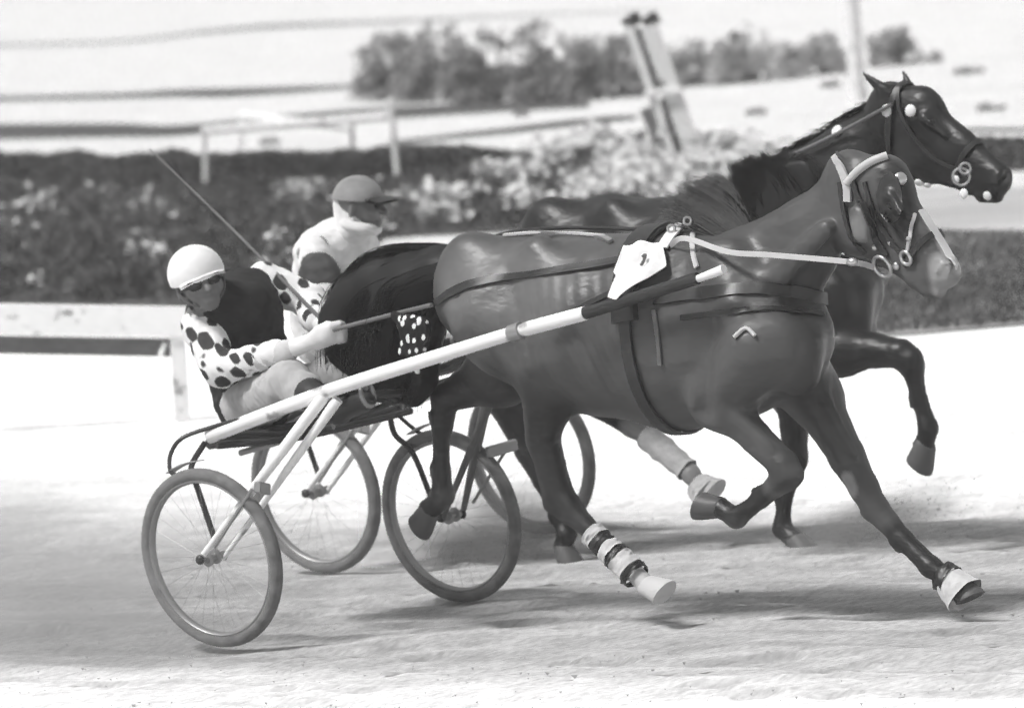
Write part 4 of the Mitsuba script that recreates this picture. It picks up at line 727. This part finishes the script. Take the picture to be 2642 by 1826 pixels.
        dome(.11, .02, .022, 'cap_cloth', 'cap'); peak('black_leather', 'cap_peak', .1, 1.0, .034)
        N_ = Sdf(); N_.add(Hd(-.055, 0, .0), Hd(-.035, 0, -.1), .066, .085, 1., .02); obj('neck_cloth', N_.mesh(.008, relax=2), 'white_cloth', k, smooth=True)
        obj('neck_scarf', sweep(spline([Hd(-.075, -.03, -.06), Hd(-.03, -.075, -.085), Hd(.05, -.06, -.11), Hd(.05, .06, -.11), Hd(-.03, .075, -.085), Hd(-.075, .03, -.06), Hd(-.075, -.03, -.06)], 5), .028, 10), 'white_cloth', k)
    return k
D = lambda x, y, d=0.: at(x, y, YA + d)
JA = dict(pelvis=D(655, 1030), waist=D(640, 935), chest=D(612, 815), neck=D(548, 782, -.12), sh0=D(520, 838, -.17), sh1=D(676, 728, .17), el0=D(566, 950, -.27), el1=D(800, 775, .27), wr0=D(742, 905, -.24), wr1=D(818, 835, .12),
          hd0=D(836, 868, -.2), hd1=D(846, 846, .08), hip0=D(645, 1045, -.1), hip1=D(690, 1030, .1), kn0=D(748, 985, -.26), kn1=D(862, 975, .24), an0=D(870, 1060, -.36), an1=D(1010, 1010, .36), toe0=D(945, 1035, -.38), toe1=D(1085, 985, .38))
JA['grip0'] = (V(.15, -.35, 1), V(.35, .9, -.1)); JA['grip1'] = (V(.3, -.15, 1), V(.2, -1, .1))
lookA = nrm(-FWD + RT * .3 - UP * .12); topA = nrm(UP * 1. - RT * .38 - FWD * .1)
dA = build_driver('person', 'driver in white helmet, goggles, dark vest and spotted sleeves leaning back in the near sulky', JA, D(514, 724, -.24), lookA, topA, 'spotted_cloth', 'spotted_cloth', 'dark_cloth', 'breeches', 'helmet')
E2 = lambda x, y, d=0.: at(x, y, YB + d)
JB = dict(pelvis=E2(850, 870), waist=E2(845, 780), chest=E2(862, 670), neck=E2(905, 600), sh0=E2(812, 652, -.18), sh1=E2(925, 632, .18), el0=E2(838, 772, -.28), el1=E2(1010, 760, .26), wr0=E2(960, 790, -.12), wr1=E2(1060, 770, .12),
          hd0=E2(1015, 775, -.07), hd1=E2(1100, 762, .08), hip0=E2(850, 885, -.1), hip1=E2(890, 880, .1), kn0=E2(970, 840, -.25), kn1=E2(1060, 830, .24), an0=E2(1080, 905, -.36), an1=E2(1220, 880, .36), toe0=E2(1150, 880, -.38), toe1=E2(1290, 855, .38))
JB['grip0'] = JA['grip0']; JB['grip1'] = JA['grip1']
dB = build_driver('person', 'driver in grey peaked cap and white jacket crouching forward in the far sulky', JB, E2(928, 528, 0), V(.86, .4, -.12), V(.02, 0, 1), 'white_cloth', 'white_cloth', 'white_cloth', 'breeches', 'cap')
S = Sdf(); a, b = JB['sh0'], JB['el0']; S.chain([(a + (b - a) * .12, .07), (a + (b - a) * .5 + V(.01, -.015, 0), .088), (a + (b - a) * .95, .066)], 1., .03); me = S.mesh(.008, relax=2)
me.vertices += me.vertex_normals * .03 * (meshkit.fbm(me.vertices * [9, 9, 16], 3, 9)[:, None] - .5); obj('arm_guard', me, 'patch_cloth', dB, smooth=True, label='dark loose upper part of the near sleeve')

# whip and reins
h1 = JA['hd1']; w0, w1 = D(386, 384, .42), h1 + (JA['hd1'] - JA['wr1']) * .2
wp = spline([w1 + (w1 - w0) * .06, w1 * .5 + w0 * .5 + V(0, 0, .01), w0], 8)
solo('whip', sweep(wp, np.linspace(.009, .003, len(wp)), 8), 'weathered_or_shaded_grey', 'long thin grey whip held up and back by the driver in the white helmet', 'whip')
rn = thing('reins', 'leather reins running from the ring bit over the near horse’s haunch to the white gloves', 'reins')
p1, n1 = SA.seen([(1730, 640), (1600, 672), (1450, 696), (1300, 720), (1200, 745), (1135, 778)], 6, .011)
o = np.argsort(-p1[:, 0]); p1, n1 = p1[o], n1[o]
tail_ = spline([p1[-1] + V(-.03, 0, -.01), D(1010, 812, -.18), JA['hd0'] + V(.03, .0, .02), JA['hd0'] + V(-.02, .02, 0)], 6)
obj('rein', ribbon(p1, n1, .024, .004), 'black_leather', rn, label='rein lying across the near haunch'); obj('rein', sweep(tail_, .009, 8), 'weathered_or_shaded_grey', rn)
fr = spline([cA + V(-.03, -.01, 0), D(2195, 676, -.2), D(1990, 658, -.24), D(1880, 650, -.25), D(1768, 615, -.2), p1[0]], 6); obj('rein', ribbon(fr, np.tile(nrm(-VH + V(0, 0, .1)), (len(fr), 1)), .022, .0035), 'pale_leather', rn, label='pale front rein to the ring bit'); obj('buckle', blob(D(2198, 676, -.21), .021, (1.2, .8, .8)), 'steel', rn)
fr2 = spline([D(2300, 690, .12), D(2060, 640, .24), D(1770, 600, .16), D(1400, 590, .12), D(1200, 640, .1), D(1000, 760, .1), JA['hd1']], 6); obj('rein', sweep(fr2, .008, 8), 'black_leather', rn)
def rag_fn(p, n, uv):
    q = (p.x + .3 * p.y) * 24, (p.z - .2 * p.x) * 20; i = [dr.floor(v) for v in q]
    d = dr.sqrt(sum(dr.square(v - a - .5 - .85 * (mikit.cell_rand(i[0], i[1], k) - .5)) for k, (v, a) in enumerate(zip(q, i))))
    return mikit.mix(mi.Color3f(.78), mi.Color3f(.02), mikit.smoothstep(.3, .42, d + .2 * mikit.cell_rand(i[0], i[1], 9)))
mat('spotted_rag', mikit.proc(rag_fn), .85, .1)
S = Sdf()
for x0, y0, x1, y1, q_ in ((1018, 815, 1050, 838, .02), (1050, 838, 1088, 838, .03), (1060, 850, 1072, 905, .04), (1088, 842, 1096, 880, .026), (1045, 860, 1038, 905, .024), (1072, 905, 1072, 948, .034)): S.add(D(x0, y0, -.2), D(x1, y1, -.2), q_, q_ * .85, .5, .03)
me = S.mesh(.006, relax=1); me.vertices += me.vertex_normals * .02 * (meshkit.fbm(me.vertices * [28, 28, 12], 3, 5)[:, None] - .45)
solo('rag', me, 'spotted_rag', 'small crumpled dark cloth with white spots tied to the rein at the near haunch', 'cloth', smooth=True)

# ------------------------------------------------------------------ kicked-up dirt and clods
def clods(n, fn, size, seed):
    r = np.random.default_rng(seed); base = trimesh.creation.icosphere(0, 1.0); P = fn(n, r); s = size * np.exp(r.normal(size=n) * .6)
    v = base.vertices[None] * s[:, None, None] * r.uniform(.6, 1.2, (n, 12, 1)) + P[:, None]; f = base.faces[None] + (np.arange(n) * 12)[:, None, None]
    return trimesh.Trimesh(v.reshape(-1, 3), f.reshape(-1, 3), process=False)
def plume(c, d, up):
    def fn(n, r):
        t = r.uniform(0, 1, n) ** 1.4; return c + np.outer(t, d) + r.normal(size=(n, 3)) * (.03 + .12 * t[:, None]) * [1.4, .8, .5] + np.outer(np.abs(r.normal(size=n)) * (.02 + .08 * t), V(0, 0, 1)) * up + V(0, 0, .01)
    return fn
mat('dirt', .2, .95, .1)
def grains(n, fn, size, seed):
    r = np.random.default_rng(seed); P = fn(n, r); s = size * np.exp(r.normal(size=n) * .5); T4 = V(1, 1, 1), V(-1, -1, 1), V(-1, 1, -1), V(1, -1, -1)
    v = np.array(T4)[None] * s[:, None, None] * r.uniform(.5, 1.3, (n, 4, 3)) + P[:, None]; f = np.array([[0, 1, 3], [0, 2, 1], [0, 3, 2], [1, 2, 3]])[None] + (np.arange(n) * 4)[:, None, None]
    return trimesh.Trimesh(v.reshape(-1, 3), f.reshape(-1, 3), process=False)
solo('kicked_dirt', grains(1500, plume(V(-.95, YB - .15, 0), V(-.55, 0, .02), .7), .0012, 51), 'dirt', 'fine dirt thrown up behind the far horse’s standing hind hoof', 'dirt', smooth=False, kind='stuff')
solo('kicked_dirt', grains(1500, plume(V(.5, YB + .14, 0), V(.62, .0, .16), .6), .0012, 52), 'dirt', 'fine dirt flying ahead of the far horse’s standing fore hoof', 'dirt', smooth=False, kind='stuff')
solo('loose_clods', grains(5000, lambda n, r: np.stack([r.uniform(-5, 6, n), r.uniform(-3, 6, n), r.uniform(-.008, .005, n)], 1), .0018, 53), 'gravel', 'small loose crumbs scattered over the churned track', 'dirt', smooth=False, kind='stuff')
def dust(lab, lo, hi, fn, peak, alb, seed):       # a soft cloud of dust in a box of its own
    lo, hi = np.array(lo), np.array(hi); n = np.maximum(((hi - lo) / .045).astype(int), 6); X, Y, Z = np.meshgrid(*[(np.arange(k) + .5) / k for k in n], indexing='ij')
    p = lo + np.stack([X, Y, Z], -1) * (hi - lo); e = np.clip(np.minimum(np.minimum(X, 1 - X), np.minimum(Y, 1 - Y)) * 6, 0, 1) * np.clip((1 - Z) * 4, 0, 1)
    d = peak * e * np.clip(fn(X, Y, Z), 0, 1) * np.clip(meshkit.fbm(p * [3.5, 3.5, 6], 4, seed) * 2.6 - .75, 0, 1); k = key_for('dust_cloud')
    scene[k + '_medium'] = {'type': 'heterogeneous', 'albedo': {'type': 'rgb', 'value': [alb] * 3}, 'sigma_t': {'type': 'gridvolume', 'grid': mi.VolumeGrid(np.ascontiguousarray(d.transpose(2, 1, 0)[..., None].astype(np.float32))), 'to_world': mi.ScalarTransform4f().translate(lo.tolist()).scale((hi - lo).tolist())}}
    scene[k] = {'type': 'cube', 'to_world': mi.ScalarTransform4f().translate(((lo + hi) / 2).tolist()).scale(((hi - lo) / 2).tolist()), 'bsdf': {'type': 'null'}, 'interior': {'type': 'ref', 'id': k + '_medium'}, 'exterior': {'type': 'ref', 'id': 'haze_air'}}
    labels[k] = {'label': lab, 'category': 'dust', 'kind': 'stuff'}
dust('soft dust hanging behind the near wheel of the near sulky', (-2.1, -.75, -.03), (.35, .9, .85), lambda X, Y, Z: np.exp(-Z * (1.4 + 2.5 * X)) * (1.1 - .5 * X), 3.0, .62, 71)
dust('dark low puff of dust behind the far horse’s standing hind hoof', (-1.65, YB - .5, -.03), (-.85, YB + .3, .38), lambda X, Y, Z: np.exp(-Z * (5.5 - 4 * X)) * 1.2, 10., .3, 72)
dust('low wedge of dust rising ahead of the far horse’s standing fore hoof', (.35, YB - .2, -.03), (1.05, YB + .45, .34), lambda X, Y, Z: np.exp(-((Z - .1 - .5 * X) / .2) ** 2) * 1.2, 6., .4, 73)
# dusty air, as the fading of the far bushes shows
scene['haze'] = {'type': 'cube', 'to_world': mi.ScalarTransform4f().translate([0, 2200, 1.5]).scale([3300, 3000, 2.6]), 'bsdf': {'type': 'null'}, 'interior': {'type': 'ref', 'id': 'haze_air'}}
labels['haze'] = {'label': 'thin dusty summer air over the whole track', 'category': 'haze', 'kind': 'stuff'}
